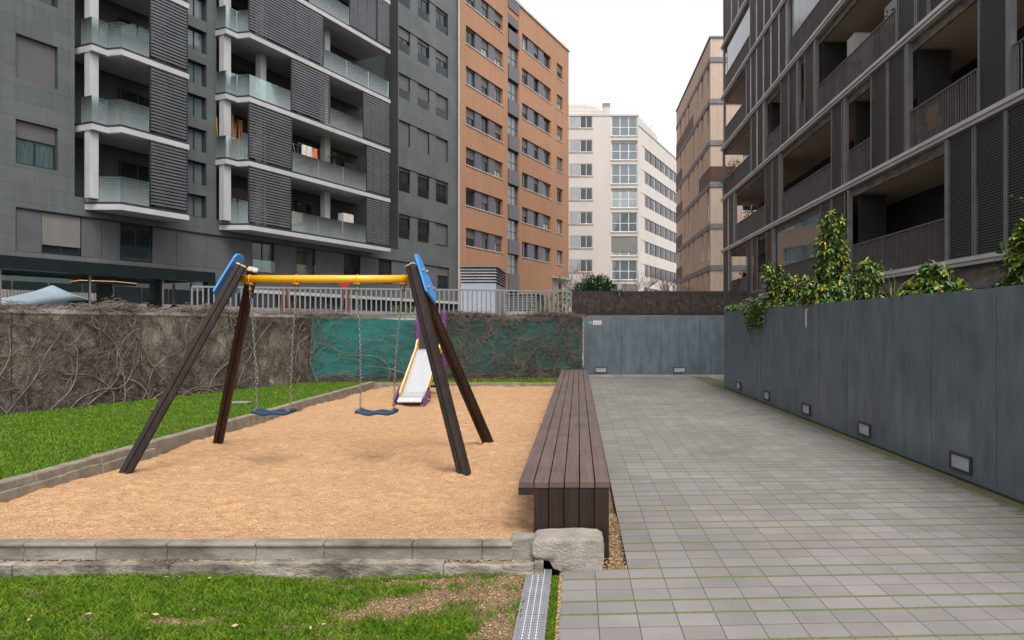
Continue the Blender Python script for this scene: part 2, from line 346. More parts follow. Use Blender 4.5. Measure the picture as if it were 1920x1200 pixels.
# ---------------------------------------------------------------- mesh helpers
class MB:
    def __init__(s, off=(0, 0, 0)): s.v = []; s.f = []; s.m = []; s.off = off
    def add(s, vs, fs, mi=0):
        b = len(s.v); o = s.off
        s.v += [(x + o[0], y + o[1], z + o[2]) for x, y, z in vs]
        s.f += [tuple(b + i for i in f) for f in fs]; s.m += [mi] * len(fs)
        return s
    def box(s, x0, x1, y0, y1, z0, z1, mi=0, Mx=None):
        vs = [(x, y, z) for z in (z0, z1) for y in (y0, y1) for x in (x0, x1)]
        if Mx is not None: vs = [tuple(Mx @ Vector(v)) for v in vs]
        return s.add(vs, [(0, 2, 3, 1), (4, 5, 7, 6), (0, 1, 5, 4), (2, 6, 7, 3), (0, 4, 6, 2), (1, 3, 7, 5)], mi)
    def quad(s, a, b, c, d, mi=0): return s.add([a, b, c, d], [(0, 1, 2, 3)], mi)
    def prism(s, pts, h, mi=0, Mx=None):
        """extrude a 2D outline (xy) by h along z, then place with Mx"""
        n = len(pts); vs = [(x, y, 0) for x, y in pts] + [(x, y, h) for x, y in pts]
        if Mx is not None: vs = [tuple(Mx @ Vector(v)) for v in vs]
        fs = [tuple(range(n - 1, -1, -1)), tuple(range(n, 2 * n))] + [(i, (i + 1) % n, n + (i + 1) % n, n + i) for i in range(n)]
        return s.add(vs, fs, mi)
    def tube(s, pts, r, n=8, mi=0, cap=True, prof=None):
        pts = [Vector(p) for p in pts]; L = len(pts)
        rs = list(r) if isinstance(r, (list, tuple)) else [r] * L
        vs = []; ref = None
        for i, p in enumerate(pts):
            t = (pts[min(i + 1, L - 1)] - pts[max(i - 1, 0)]).normalized()
            if ref is None: ref = Vector((0, 0, 1)) if abs(t.z) < .9 else Vector((0, 1, 0))
            a = (ref - t * ref.dot(t)).normalized(); b_ = t.cross(a); ref = a
            for k in range(n):
                if prof: ca, sb = prof[k]
                else: ca, sb = math.cos(2 * math.pi * k / n), math.sin(2 * math.pi * k / n)
                vs.append(tuple(p + (a * ca + b_ * sb) * rs[i]))
        fs = [(i * n + k, i * n + (k + 1) % n, (i + 1) * n + (k + 1) % n, (i + 1) * n + k) for i in range(L - 1) for k in range(n)]
        if cap: fs += [tuple(range(n - 1, -1, -1)), tuple(range((L - 1) * n, L * n))]
        return s.add(vs, fs, mi)
    def ring(s, Mx, rx, ry, r, n=10, k=5, mi=0):
        vs = []
        for i in range(n):
            a = 2 * math.pi * i / n; c = Vector((rx * math.cos(a), ry * math.sin(a), 0)); d = Vector((math.cos(a), math.sin(a), 0))
            for j in range(k):
                b = 2 * math.pi * j / k
                vs.append(tuple(Mx @ (c + d * (r * math.cos(b)) + Vector((0, 0, r * math.sin(b))))))
        return s.add(vs, [(i * k + j, ((i + 1) % n) * k + j, ((i + 1) % n) * k + (j + 1) % k, i * k + (j + 1) % k) for i in range(n) for j in range(k)], mi)
    def sphere(s, c, rx, ry, rz, n=10, k=6, mi=0):
        vs = [(c[0], c[1], c[2] - rz)]
        for j in range(1, k):
            t = math.pi * j / k
            for i in range(n):
                a = 2 * math.pi * i / n
                vs.append((c[0] + rx * math.sin(t) * math.cos(a), c[1] + ry * math.sin(t) * math.sin(a), c[2] - rz * math.cos(t)))
        vs.append((c[0], c[1], c[2] + rz)); top = len(vs) - 1
        fs = [(0, 1 + (i + 1) % n, 1 + i) for i in range(n)]
        for j in range(k - 2):
            for i in range(n):
                a = 1 + j * n + i; b = 1 + j * n + (i + 1) % n
                fs.append((a, b, b + n, a + n))
        fs += [(top, 1 + (k - 2) * n + i, 1 + (k - 2) * n + (i + 1) % n) for i in range(n)]
        return s.add(vs, fs, mi)
    def each(s, name, mats, parent):
        """every box collected so far becomes a mesh of its own"""
        for i in range(0, len(s.v), 8):
            MB().add(s.v[i:i + 8], [(0, 2, 3, 1), (4, 5, 7, 6), (0, 1, 5, 4), (2, 6, 7, 3), (0, 4, 6, 2), (1, 3, 7, 5)]).build(name, mats, parent)
    def build(s, name, mats, parent=None, smooth=False, bevel=0, loc=None, rot=None):
        me = bpy.data.meshes.new(name); me.from_pydata(s.v, [], s.f)
        for m in (mats if isinstance(mats, (list, tuple)) else [mats]): me.materials.append(M[m] if isinstance(m, str) else m)
        me.polygons.foreach_set('material_index', s.m)
        if smooth: me.polygons.foreach_set('use_smooth', [True] * len(s.f))
        me.update()
        o = bpy.data.objects.new(name, me); COL.objects.link(o)
        if parent: o.parent = parent
        if loc: o.location = loc
        if rot: o.rotation_euler = rot
        if bevel:
            md = o.modifiers.new('bevel', 'BEVEL'); md.width = bevel; md.segments = 2; md.limit_method = 'ANGLE'
        return o

def tag(o, label=None, cat=None, group=None, kind=None):
    for k, v in (('label', label), ('category', cat), ('group', group), ('kind', kind)):
        if v: o[k] = v
    return o
def thing(name, label, cat, loc=(0, 0, 0), rz=0, group=None):
    o = bpy.data.objects.new(name, None); COL.objects.link(o); o.empty_display_size = .2
    o.location = loc; o.rotation_euler = (0, 0, rz)
    return tag(o, label, cat, group)
def struct(o): o['kind'] = 'structure'; return o
def dup(o, parent=None, loc=None, rz=None):
    c = o.copy(); COL.objects.link(c); c.parent = parent
    if loc is not None: c.location = loc
    if rz is not None: c.rotation_euler = (0, 0, rz)
    for ch in list(o.children): dup(ch, c)
    return c

def fast_mesh(name, V, F, mats, mi=None, smooth=False, parent=None):
    """V (n,3) array, F (m,k) array of equal-sized faces"""
    me = bpy.data.meshes.new(name); k = F.shape[1]
    me.vertices.add(len(V)); me.vertices.foreach_set('co', np.asarray(V, np.float32).ravel())
    me.loops.add(F.size); me.loops.foreach_set('vertex_index', F.astype(np.int32).ravel())
    me.polygons.add(len(F)); me.polygons.foreach_set('loop_start', np.arange(0, F.size, k, dtype=np.int32))
    try: me.polygons.foreach_set('loop_total', np.full(len(F), k, np.int32))
    except Exception: pass
    for m in mats: me.materials.append(M[m])
    if mi is not None: me.polygons.foreach_set('material_index', np.asarray(mi, np.int32))
    if smooth: me.polygons.foreach_set('use_smooth', np.ones(len(F), bool))
    me.update(calc_edges=True); me.validate()
    o = bpy.data.objects.new(name, me); COL.objects.link(o)
    if parent: o.parent = parent
    return o

def wall_holes(mb, u0, u1, z0, z1, holes, c=0., depth=.25, mi=0, rmi=0):
    """facade skin in the plane y=c with rectangular openings (ua,ub,za,zb[,depth]) and their reveals going inwards (+y)"""
    us = sorted({u0, u1, *[x for h in holes for x in h[:2] if u0 < x < u1]})
    zs = sorted({z0, z1, *[x for h in holes for x in h[2:4] if z0 < x < z1]})
    for i in range(len(us) - 1):
        run = None
        for j in range(len(zs) - 1):
            mu = (us[i] + us[i + 1]) / 2; mz = (zs[j] + zs[j + 1]) / 2
            hole = any(h[0] < mu < h[1] and h[2] < mz < h[3] for h in holes)
            if not hole and run is None: run = zs[j]
            if run is not None and (hole or j == len(zs) - 2):
                e = zs[j] if hole else zs[j + 1]
                mb.quad((us[i], c, run), (us[i + 1], c, run), (us[i + 1], c, e), (us[i], c, e), mi); run = None
    for h in holes:
        a, b, p, q = h[:4]; d = c + (h[4] if len(h) > 4 else depth)
        mb.quad((a, c, p), (a, c, q), (a, d, q), (a, d, p), rmi); mb.quad((b, c, p), (b, d, p), (b, d, q), (b, c, q), rmi)
        mb.quad((a, c, p), (a, d, p), (b, d, p), (b, c, p), rmi); mb.quad((a, c, q), (b, c, q), (b, d, q), (a, d, q), rmi)

def window(parent, u0, u1, z0, z1, c, pane='glass', sh=0., shm='shut', fr='frame_dark', mull=1, transom=None, fw=.055, rail=False):
    """frame part with pane and roller shutter as sub-parts; c = plane of the frame front"""
    f = MB(); d = .06
    f.box(u0, u0 + fw, c, c + d, z0, z1); f.box(u1 - fw, u1, c, c + d, z0, z1)
    f.box(u0 + fw, u1 - fw, c, c + d, z0, z0 + fw); f.box(u0 + fw, u1 - fw, c, c + d, z1 - fw, z1)
    for k in range(1, mull + 1):
        x = u0 + (u1 - u0) * k / (mull + 1); f.box(x - fw * .5, x + fw * .5, c + .003, c + d, z0 + fw, z1 - fw)
    if transom: f.box(u0 + fw, u1 - fw, c + .006, c + d, z0 + (z1 - z0) * transom - fw * .4, z0 + (z1 - z0) * transom + fw * .4)
    w = f.build('window', fr, parent)
    if sh < .97:
        MB().box(u0 + fw * .5, u1 - fw * .5, c + .03, c + .045, z0 + fw * .5, z1 - fw * .5).build('pane', pane, w)
    if sh > 0:
        MB().box(u0 + .012, u1 - .012, c - .03, c - .012, z1 - (z1 - z0 - .02) * sh, z1 - .004).build('roller_shutter', shm, w)
    if rail:
        MB().box(u0, u1, c - .10, c - .088, z0 + .02, z0 + .62).build('glass_guard', 'frost', w)
    return w

def louvre(parent, u0, u1, z0, z1, c, pitch, sl, d=.05, slat='slat_grey', frame='frame_dark', posts=0, fw=.05, tilt=.0, ax=0, off=(0, 0, 0), name='louvre_screen'):
    """sliding screen: uprights plus horizontal slats (ax=0 runs along x, ax=1 along y)"""
    f = MB(off); g = MB(off)
    def bx(m, a, b, p, q, z0_, z1_):
        m.box(a, b, p, q, z0_, z1_) if ax == 0 else m.box(p, q, a, b, z0_, z1_)
    bx(f, u0, u0 + fw, c - .005, c + d, z0, z1); bx(f, u1 - fw, u1, c - .005, c + d, z0, z1)
    for k in range(1, posts + 1):
        x = u0 + (u1 - u0) * k / (posts + 1); bx(f, x - fw * .5, x + fw * .5, c + d * .55, c + d + .03, z0, z1)
    z = z0 + pitch * .4
    while z + sl < z1:
        if tilt:                                             # slats leaning outwards
            if ax == 0: vs = [(u0 + fw, c, z), (u1 - fw, c, z), (u1 - fw, c + d, z + sl), (u0 + fw, c + d, z + sl)]
            else: vs = [(c, u0 + fw, z), (c, u1 - fw, z), (c + d, u1 - fw, z + sl), (c + d, u0 + fw, z + sl)]
            t = .006
            g.add(vs + [(x, y, q + t) for x, y, q in vs], [(0, 1, 2, 3), (4, 7, 6, 5), (0, 4, 5, 1), (1, 5, 6, 2), (2, 6, 7, 3), (3, 7, 4, 0)])
        else: bx(g, u0 + fw, u1 - fw, c, c + (d * .6 if pitch > .1 else .006), z, z + sl)
        z += pitch
    o = g.build(name, slat, parent); f.build('frame', frame, o)
    return o

# ---------------------------------------------------------------- the setting: ground, sand, paving, lawns
def smooth_noise(nx, ny, cells, seed):
    r = np.random.default_rng(seed); g = r.random((cells[1] + 2, cells[0] + 2))
    xs = np.linspace(0, cells[0], nx, endpoint=False); ys = np.linspace(0, cells[1], ny, endpoint=False)
    xi = xs.astype(int); yi = ys.astype(int); fx = xs - xi; fy = ys - yi
    fx = fx * fx * (3 - 2 * fx); fy = fy * fy * (3 - 2 * fy)
    a = g[np.ix_(yi, xi)]; b = g[np.ix_(yi, xi + 1)]; c = g[np.ix_(yi + 1, xi)]; d = g[np.ix_(yi + 1, xi + 1)]
    return (a * (1 - fx) + b * fx) * (1 - fy[:, None]) + (c * (1 - fx) + d * fx) * fy[:, None]

def grid_mesh(name, x0, x1, y0, y1, nx, ny, zf, mat, smooth=True):
    xs = np.linspace(x0, x1, nx); ys = np.linspace(y0, y1, ny); X, Y = np.meshgrid(xs, ys)
    V = np.stack([X, Y, zf(X, Y)], -1).reshape(-1, 3)
    i = np.arange(nx - 1)[None, :] + np.arange(ny - 1)[:, None] * nx
    F = np.stack([i, i + 1, i + 1 + nx, i + nx], -1).reshape(-1, 4)
    return fast_mesh(name, V, F, [mat], None, smooth)

struct(MB().quad((-400, -60, -.08), (400, -60, -.08), (400, 600, -.08), (-400, 600, -.08)).build('ground', 'ground'))

SANDZ = .12
n1 = smooth_noise(420, 520, (22, 60), 3); n2 = smooth_noise(420, 520, (75, 170), 5); n3 = smooth_noise(420, 520, (6, 14), 8)
def sandz(X, Y):
    z = SANDZ + (n1 - .5) * .035 + (n2 - .5) * .027 + (n3 - .5) * .05
    for cx, cy, r, dz in ((-2.12, 7.25, .42, -.085), (-3.2, 7.3, .42, -.08), (-1.8, 7.75, .4, .03), (-2.6, 6.75, .4, .03), (-2.95, 12.1, .5, -.04), (-4.24, 6.45, .22, .03), (-1.03, 6.45, .2, .025), (-4.24, 8.12, .2, .03), (-1.02, 8.12, .2, .03)):
        z = z + dz * np.exp(-((X - cx) ** 2 + ((Y - cy) * 1.1) ** 2) / (r * r))
    z = SANDZ + (z - SANDZ) * np.clip((Y - 4.33) / .45, 0, 1)
    z = z + .036 * np.clip(1 - (Y - 4.33) / .5, 0, 1) - .03 * np.clip(1 - (X + 4.65) / .35, 0, 1)
    return z
struct(grid_mesh('sand', -4.66, -.12, 4.33, 15.85, 420, 520, sandz, 'sand'))

# paving: one sheet with the notch round the bench left free
p = MB()
p.quad((-.1, 1.2, 0), (3.9, 1.2, 0), (3.9, 4.29, 0), (-.1, 4.29, 0)); p.quad((.31, 4.29, 0), (3.9, 4.29, 0), (3.9, 20.75, 0), (.31, 20.75, 0))
p.quad((-.1, 1.2, 0), (-.1, 4.29, 0), (-.1, 4.29, -.07), (-.1, 1.2, -.07)); p.quad((.31, 4.29, 0), (.31, 20.75, 0), (.31, 20.75, -.1), (.31, 4.29, -.1))
struct(p.build('paving', 'pavers'))
struct(grid_mesh('soil_strip', .19, .31, 4.05, 16.2, 8, 300, lambda X, Y: -.045 + .03 * (rng.random(X.shape) - .5), 'earth'))
struct(grid_mesh('soil_strip', .1, .32, 4.0, 4.3, 20, 20, lambda X, Y: -.02 + .018 * (rng.random(X.shape) - .5), 'earth'))

# lawns
def lawnz(X, Y): return -.01 + .012 * np.sin(X * 3.1) * np.cos(Y * 2.3) + .0 * X

struct(grid_mesh('lawn', -12., -4.78, 3.2, 19.3, 60, 120, lambda X, Y: .055 + .0 * X, 'turf'))
struct(grid_mesh('lawn', -4.9, .3, 15.95, 20.2, 40, 20, lambda X, Y: .055 + .0 * X, 'turf'))
struct(grid_mesh('grass_strip', -.165, -.1, 1.6, 4.2, 6, 80, lambda X, Y: -.012 + .01 * rng.random(X.shape), 'turf'))

def blades(name, pts, h, w, seed, label):
    r = np.random.default_rng(seed); n = len(pts)
    a = r.random(n) * 2 * np.pi; hh = h * (.45 + .8 * r.random(n)); lean = hh * (.25 + .9 * r.random(n)); b = r.random(n) * 2 * np.pi
    ww = w * (.7 + .6 * r.random(n)); dx = np.cos(a) * ww; dy = np.sin(a) * ww
    lx = np.cos(b) * lean; ly = np.sin(b) * lean
    P = pts
    V = np.stack([P + np.stack([-dx, -dy, 0 * dx - .01], 1), P + np.stack([dx, dy, 0 * dx - .01], 1),
                  P + np.stack([lx * .45 + dx * .6, ly * .45 + dy * .6, hh * .7], 1), P + np.stack([lx, ly, hh], 1)], 1).reshape(-1, 3)
    i = np.arange(n) * 4
    F = np.concatenate([np.stack([i, i + 1, i + 2], 1), np.stack([i, i + 2, i + 3], 1)])
    o = fast_mesh(name, V, F, ['grass']); tag(o, label, 'grass', kind='stuff'); return o

def scatter(n, x0, x1, y0, y1, z, seed, keep=None):
    r = np.random.default_rng(seed); X = x0 + (x1 - x0) * r.random(n); Y = y0 + (y1 - y0) * r.random(n)
    P = np.stack([X, Y, np.full(n, z) if not callable(z) else z(X, Y)], 1)
    if keep is not None: P = P[keep(X, Y, r)]
    return P
# bare, chip strewn patches in the front lawn
bare = [(-.55, 3.98, .28, .17), (-.98, 3.72, .30, .13), (-.42, 3.66, .13, .2), (-2.05, 3.53, .15, .05), (-.8, 4.06, .5, .05), (-.4, 3.4, .10, .12)]
nf = smooth_noise(300, 300, (40, 40), 21)
def bareness(X, Y):
    b = np.zeros_like(X)
    for cx, cy, rx, ry in bare: b = np.maximum(b, 1.25 - ((X - cx) / rx) ** 2 * .5 - ((Y - cy) / ry) ** 2 * .5)
    ix = np.clip(((X + 5.6) / 5.3 * 299).astype(int), 0, 299); iy = np.clip(((Y - 1.6) / 2.6 * 299).astype(int), 0, 299)
    return b + (nf[iy, ix] - .5) * 1.3
ln = struct(grid_mesh('lawn', -5.6, -.305, 1.6, 4.175, 300, 160, lawnz, 'turf_bare'))
co = np.empty(len(ln.data.vertices) * 3, np.float32); ln.data.vertices.foreach_get('co', co); co = co.reshape(-1, 3)
at = ln.data.attributes.new('bare', 'FLOAT', 'POINT'); at.data.foreach_set('value', np.clip(bareness(co[:, 0].astype(float), co[:, 1].astype(float)) * 1.3 - .1, 0, 1).astype(np.float32))
P1 = scatter(95000, -4.4, -.31, 2.9, 4.165, lambda X, Y: lawnz(X, Y), 1, lambda X, Y, r: (r.random(len(X)) > np.clip(bareness(X, Y) * .95 - .1, .0, .97)) & (r.random(len(X)) < .75 + .25 * np.sin(X * 5 + np.sin(Y * 7) * 2)))
blades('grass', P1, .027, .0022, 2, 'short green grass of the front lawn below the kerb')
P2 = scatter(120000, -11.2, -4.80, 4.8, 18.6, .055, 4, lambda X, Y, r: (X > (-9.4 + (Y - 11.3) * .358) + .05) & (r.random(len(X)) < np.clip(9. / Y, .25, 1)))
blades('grass', P2, .028, .006, 5, 'bright green grass of the side lawn beneath the vine wall')
P3 = scatter(9000, -4.7, -.4, 16.05, 19., .055, 6)
blades('grass', P3, .05, .008, 7, 'narrow green grass strip beneath the teal screen')
P4 = scatter(3500, -.165, -.1, 2.9, 4.15, -.005, 8, lambda X, Y, r: r.random(len(X)) < .8)
blades('grass', P4, .014, .0022, 9, 'thin mossy grass strip between drain and paving')
# chips and dead leaves lying in the bare patches
def chips(name, P, s, seed, mats, label, cat):
    r = np.random.default_rng(seed); n = len(P); a = r.random(n) * 2 * np.pi; L = s * (.5 + r.random(n)); W = L * (.35 + .4 * r.random(n)); tz = (r.random(n) - .3) * s * .6
    ex = np.stack([np.cos(a) * L, np.sin(a) * L, tz], 1); ey = np.stack([-np.sin(a) * W, np.cos(a) * W, (r.random(n) - .5) * s * .6], 1)
    C = P + np.array([0, 0, s * .35])
    V = np.stack([C - ex, C - ey * .8, C + ex, C + ey], 1).reshape(-1, 3); i = np.arange(n) * 4
    o = fast_mesh(name, V, np.stack([i, i + 1, i + 2, i + 3], 1), mats, r.integers(0, len(mats), n))
    return tag(o, label, cat, kind='stuff')
M['chip_a'] = pm('pale wood chip', (.46, .32, .19), None, .9); M['chip_b'] = pm('brown wood chip', (.22, .13, .07), None, .9); M['chip_c'] = pm('orange wood chip', (.40, .23, .11), None, .9)
Pc = scatter(26000, -3.4, -.31, 3.1, 4.16, lambda X, Y: lawnz(X, Y) + .004, 12, lambda X, Y, r: r.random(len(X)) < np.clip(bareness(X, Y) * .9, .002, 1))
chips('wood_chips', Pc, .0056, 13, ['chip_a', 'chip_b', 'chip_c'], 'scattered pale wood chips on the bare patches of the front lawn', 'wood chips')
Pk = scatter(2600, .12, .31, 4.03, 5.6, -.01, 14)
Pk2 = scatter(2600, -4.4, -.3, 4.19, 4.245, .070, 15, lambda X, Y, r: r.random(len(X)) < np.clip((Y - 4.17) / .08, .1, 1) * (.45 + .55 * (X > -1.3)))
Pk3 = scatter(500, -.175, -.16, 3., 4.15, .0, 17); Pk4 = scatter(600, -.11, -.098, 3., 4.2, .004, 18)
Pm = scatter(7000, 2.9, 3.8, 4.3, 17., .002, 61, lambda X, Y, r: (3.83 - .01576 * Y - X > 0) & (3.83 - .01576 * Y - X < .03 + .12 * r.random(len(X)) ** 2))
blades('moss', Pm, .012, .004, 62, 'moss and tiny weeds along the foot of the planter wall')
chips('wood_chips', np.concatenate([Pk, Pk2, Pk3, Pk4]), .007, 16, ['chip_a', 'chip_b', 'chip_c'], 'orange grit spilled along the bench foot, kerb step and drain', 'wood chips')
Pg = scatter(26000, -4.6, -.4, 4.36, 7.5, 0, 19, lambda X, Y, r: r.random(len(X)) < np.clip((5.2 / Y) ** 3, 0, 1))
ix = np.clip(((Pg[:, 0] + 4.66) / 4.54 * 419).astype(int), 0, 419); iy = np.clip(((Pg[:, 1] - 4.33) / 11.52 * 519).astype(int), 0, 519)
Zs = sandz(*np.meshgrid(np.linspace(-4.66, -.12, 420), np.linspace(4.33, 15.85, 520)))
Pg[:, 2] = Zs[iy, ix] + .001
M['grit_a'] = pm('grit grain light', (.60, .41, .25), None, .9); M['grit_b'] = pm('grit grain mid', (.46, .28, .15), None, .9); M['grit_c'] = pm('grit grain dark', (.32, .18, .09), None, .9)
chips('sand_grains', Pg, .006, 20, ['grit_a', 'grit_a', 'grit_b', 'grit_c'], 'loose orange grit grains on the play area', 'sand grains')
M['deadleaf'] = pm('dead leaf', (.34, .24, .13), (.2, .13, .07), .8)
P5 = np.concatenate([scatter(20, -4., -.9, 3.3, 4.1, .02, 30), scatter(9, .5, 3.3, 5, 14, .004, 31), scatter(14, -8.2, -5, 9, 15, .09, 32)])
chips('fallen_leaves', P5, .015, 33, ['deadleaf', 'chip_a'], 'small dead leaves scattered over lawn and paving', 'fallen leaves')

# kerbs round the sand: every stone a block of its own shape inside the kerb run
def stone_run(name, x0, x1, y0, y1, z0, z1, step, ax, mat, seed, jit=.006, bevel=.012, seg=7):
    """row of stones between x0..x1 / y0..y1 running along axis ax; tops and faces slightly irregular"""
    r = random.Random(seed); mb = MB(); a0, a1 = (x0, x1) if ax == 0 else (y0, y1); a = a0
    while a < a1 - .02:
        b = min(a1, a + step * r.uniform(.8, 1.15)); dz = r.uniform(-jit, jit); dy = r.uniform(-jit, jit)
        n = seg; vs = []
        for i in range(n + 1):
            t = a + .0015 + (b - a - .003) * i / n
            q = [r.uniform(-jit, jit) * .6 for _ in range(4)]
            if ax == 0: vs += [(t, y0 + dy + q[0], z0), (t, y1, z0), (t, y1 + q[1] * .3, z1 + dz + q[2]), (t, y0 + dy + q[0] * .5 + .006, z1 + dz + q[3])]
            else: vs += [(x0 + q[0] * .3, t, z0), (x1 + dy + q[0], t, z0), (x1 + dy + q[1] * .5, t, z1 + dz + q[2]), (x0, t, z1 + dz + q[3])]
        fs = [(0, 1, 2, 3), tuple(4 * n + k for k in (3, 2, 1, 0))]
        for i in range(n):
            for k in range(4):
                fs.append((4 * i + k, 4 * i + 4 + k, 4 * i + 4 + (k + 1) % 4, 4 * i + (k + 1) % 4))
        mb.add(vs, fs); a = b
    return struct(mb.build(name, mat, bevel=bevel))
stone_run('kerb', -5.4, -.40, 4.245, 4.335, .068, .1485, .50, 0, 'kerb', 41, .003, .004)
stone_run('kerb', -5.4, -.40, 4.234, 4.338, .15, .174, .50, 0, 'kerb', 41, .002, .010)
stone_run('kerb', -5.4, -.26, 4.262, 4.33, -.08, .115, .62, 0, 'kerb_low', 42, .005, .006)
stone_run('kerb', -5.4, -.21, 4.162, 4.262, -.1, .068, .55, 0, 'kerb_low', 43, .007, .010, 14)
stone_run('kerb', -4.78, -4.66, 4.34, 15.9, .06, .235, .8, 1, 'kerb_brown', 44, .004, .012)
stone_run('kerb', -4.665, -4.63, 4.34, 7.6, -.05, .165, .5, 1, 'kerb_brown', 45, .008, .008)
stone_run('kerb', -4.78, -.3, 15.85, 15.98, -.05, .21, .9, 0, 'kerb_brown', 46, .004, .012)

# ---------------------------------------------------------------- bench, stone block, drain
t = thing('bench', 'long low brown timber plank bench between the grit and the paving', 'bench', (-.09, 4.5, 0))
BL = 11.66
edges = [0, 1.95, 3.9, 5.85, 7.8, 9.75, BL]
mb = None
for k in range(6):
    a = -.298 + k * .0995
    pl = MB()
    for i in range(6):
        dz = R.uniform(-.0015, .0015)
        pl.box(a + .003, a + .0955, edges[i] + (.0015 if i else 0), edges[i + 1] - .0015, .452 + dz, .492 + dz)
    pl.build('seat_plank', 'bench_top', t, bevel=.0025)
# nosing board on the sand side, end panel, long side board, frame
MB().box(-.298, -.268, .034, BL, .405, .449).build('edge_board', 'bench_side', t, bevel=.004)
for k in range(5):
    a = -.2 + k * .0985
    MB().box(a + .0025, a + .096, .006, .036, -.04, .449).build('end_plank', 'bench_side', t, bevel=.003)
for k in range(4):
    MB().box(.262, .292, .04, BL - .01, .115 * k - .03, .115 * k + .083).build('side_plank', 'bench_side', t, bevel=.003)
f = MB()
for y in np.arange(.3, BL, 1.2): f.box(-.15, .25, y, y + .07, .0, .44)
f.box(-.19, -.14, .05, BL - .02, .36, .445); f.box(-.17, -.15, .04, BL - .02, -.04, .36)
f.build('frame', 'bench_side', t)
MB().box(-.298, -.2, .002, .03, .405, .449).build('nosing_end', 'bench_side', t)

# weathered stone block: rounded, lower left corner broken out
import bmesh
def stone_block():
    bm = bmesh.new(); bmesh.ops.create_grid(bm, x_segments=1, y_segments=1, size=1); bm.clear()
    outline = [(-.235, .125), (-.232, .215), (-.212, .243), (-.1, .252), (.06, .255), (.17, .252), (.207, .236), (.215, .15), (.213, .05), (.20, -.02), (.165, -.05), (-.02, -.055), (-.045, -.01), (-.10, .03), (-.125, .085), (-.19, .09)]
    mb = MB(); n = len(outline); D = [0, .02, .07, .14, .20, .235]; S = [.965, .995, 1, 1, 1, .97]
    vs = []
    for d, s_ in zip(D, S):
        for x, z in outline:
            vs.append(((x - .0) * s_ + R.uniform(-.004, .004), d + R.uniform(-.004, .004), .1 + (z - .1) * s_ + R.uniform(-.003, .003)))
    fs = [tuple(range(n))[::-1][::-1], tuple(range((len(D) - 1) * n, len(D) * n))[::-1]]
    for i in range(len(D) - 1):
        for k in range(n): fs.append((i * n + k, i * n + n + k, i * n + n + (k + 1) % n, i * n + (k + 1) % n))
    mb.add(vs, fs); bm.free()
    return mb
o = stone_block().build('stone_block', 'stone', smooth=False, loc=(-.055, 4.235, .0))
bm = bmesh.new(); bm.from_mesh(o.data); bmesh.ops.recalc_face_normals(bm, faces=bm.faces); bmesh.ops.triangulate(bm, faces=[f for f in bm.faces if len(f.verts) > 4]); bm.to_mesh(o.data); bm.free()
md = o.modifiers.new('sub', 'SUBSURF'); md.levels = 2; md.render_levels = 2; md.subdivision_type = 'SIMPLE'
tx = bpy.data.textures.new('stone clouds', 'CLOUDS'); tx.noise_scale = .05; tx.noise_depth = 4
md = o.modifiers.new('rough', 'DISPLACE'); md.texture = tx; md.strength = .016; md.texture_coords = 'LOCAL'
o.data.polygons.foreach_set('use_smooth', [True] * len(o.data.polygons))
o.scale = (1, 1, .80)
tag(o, 'rough grey weathered stone block at the near end of the bench', 'stone block')
mb = MB(); mb.prism([(-.43, .03), (-.27, .03), (-.265, .208), (-.41, .205), (-.43, .15)], .1, 0, Matrix.Translation((0, 4.36, .0)) @ Matrix.Rotation(rad(90), 4, 'X'))
tag(mb.build('kerb_stone', 'kerb', bevel=.015), 'broken grey kerb end stone beside the bench and stone block', 'kerb stone')

t = thing('drain_channel', 'perforated galvanised drain channel beside the grass strip', 'drain', (-.237, 2.2, 0))
g = MB()
prof = []
for k in range(13):
    x = -.066 + k * .011; g.box(x - .0038, x + .0038, 0, 1.385, .0, .009); 
for k in range(13):
    x = -.066 + k * .011; g.box(x - .0038, x + .0038, 1.39, 2.06, .0, .009)
g.box(-.0675, .0675, 0, 2.06, -.05, .004); g.box(-.0755, -.0685, 0, 2.06, -.06, .012); g.box(.0685, .0755, 0, 2.06, -.06, .012)
gr = g.build('grate', 'grate', t)
h = MB()
for col_ in (-.033, 0, .033):
    for i in range(64):
        h.box(col_ - .0035, col_ + .0035, .02 + i * .032, .034 + i * .032, .0091, .0098)
h.build('slots', 'sign_white', gr)
o = MB().box(-.2, .2, -.14, .14, 0, .012).build('drain_cover', 'band', bevel=.003, loc=(-6.35, 13.0, .072)); tag(o, 'flat grey square drain cover in the side lawn', 'drain cover')

# ---------------------------------------------------------------- swing frame and the two swings
def timber_prof():
    out = []
    for a, k in ((-45, 1.24), (-20, 1.06), (-9, 1.01), (-5, .74), (5, .74), (9, 1.01), (20, 1.06), (45, 1.24), (70, 1.06), (81, 1.01), (85, .74), (95, .74), (99, 1.01), (110, 1.06), (135, 1.24), (180, 1.0), (225, 1.24), (270, 1.0)):
        out.append((k * math.cos(rad(a)), k * math.sin(rad(a))))
    return out
TP = timber_prof()
def ref_tube(mb, p0, p1, r0, r1, ref, prof, n=6):
    p0 = Vector(p0); p1 = Vector(p1); t = (p1 - p0).normalized(); a = (Vector(ref) - t * t.dot(Vector(ref))).normalized(); b = t.cross(a); k = len(prof); vs = []
    for i in range(n + 1):
        s = i / n; p = p0.lerp(p1, s); r = r0 + (r1 - r0) * s
        vs += [tuple(p + (a * c + b * d) * r) for c, d in prof]
    fs = [(i * k + j, i * k + (j + 1) % k, (i + 1) * k + (j + 1) % k, (i + 1) * k + j) for i in range(n) for j in range(k)]
    fs += [tuple(range(k - 1, -1, -1)), tuple(range(n * k, (n + 1) * k))]
    mb.add(vs, fs); return a, b, t

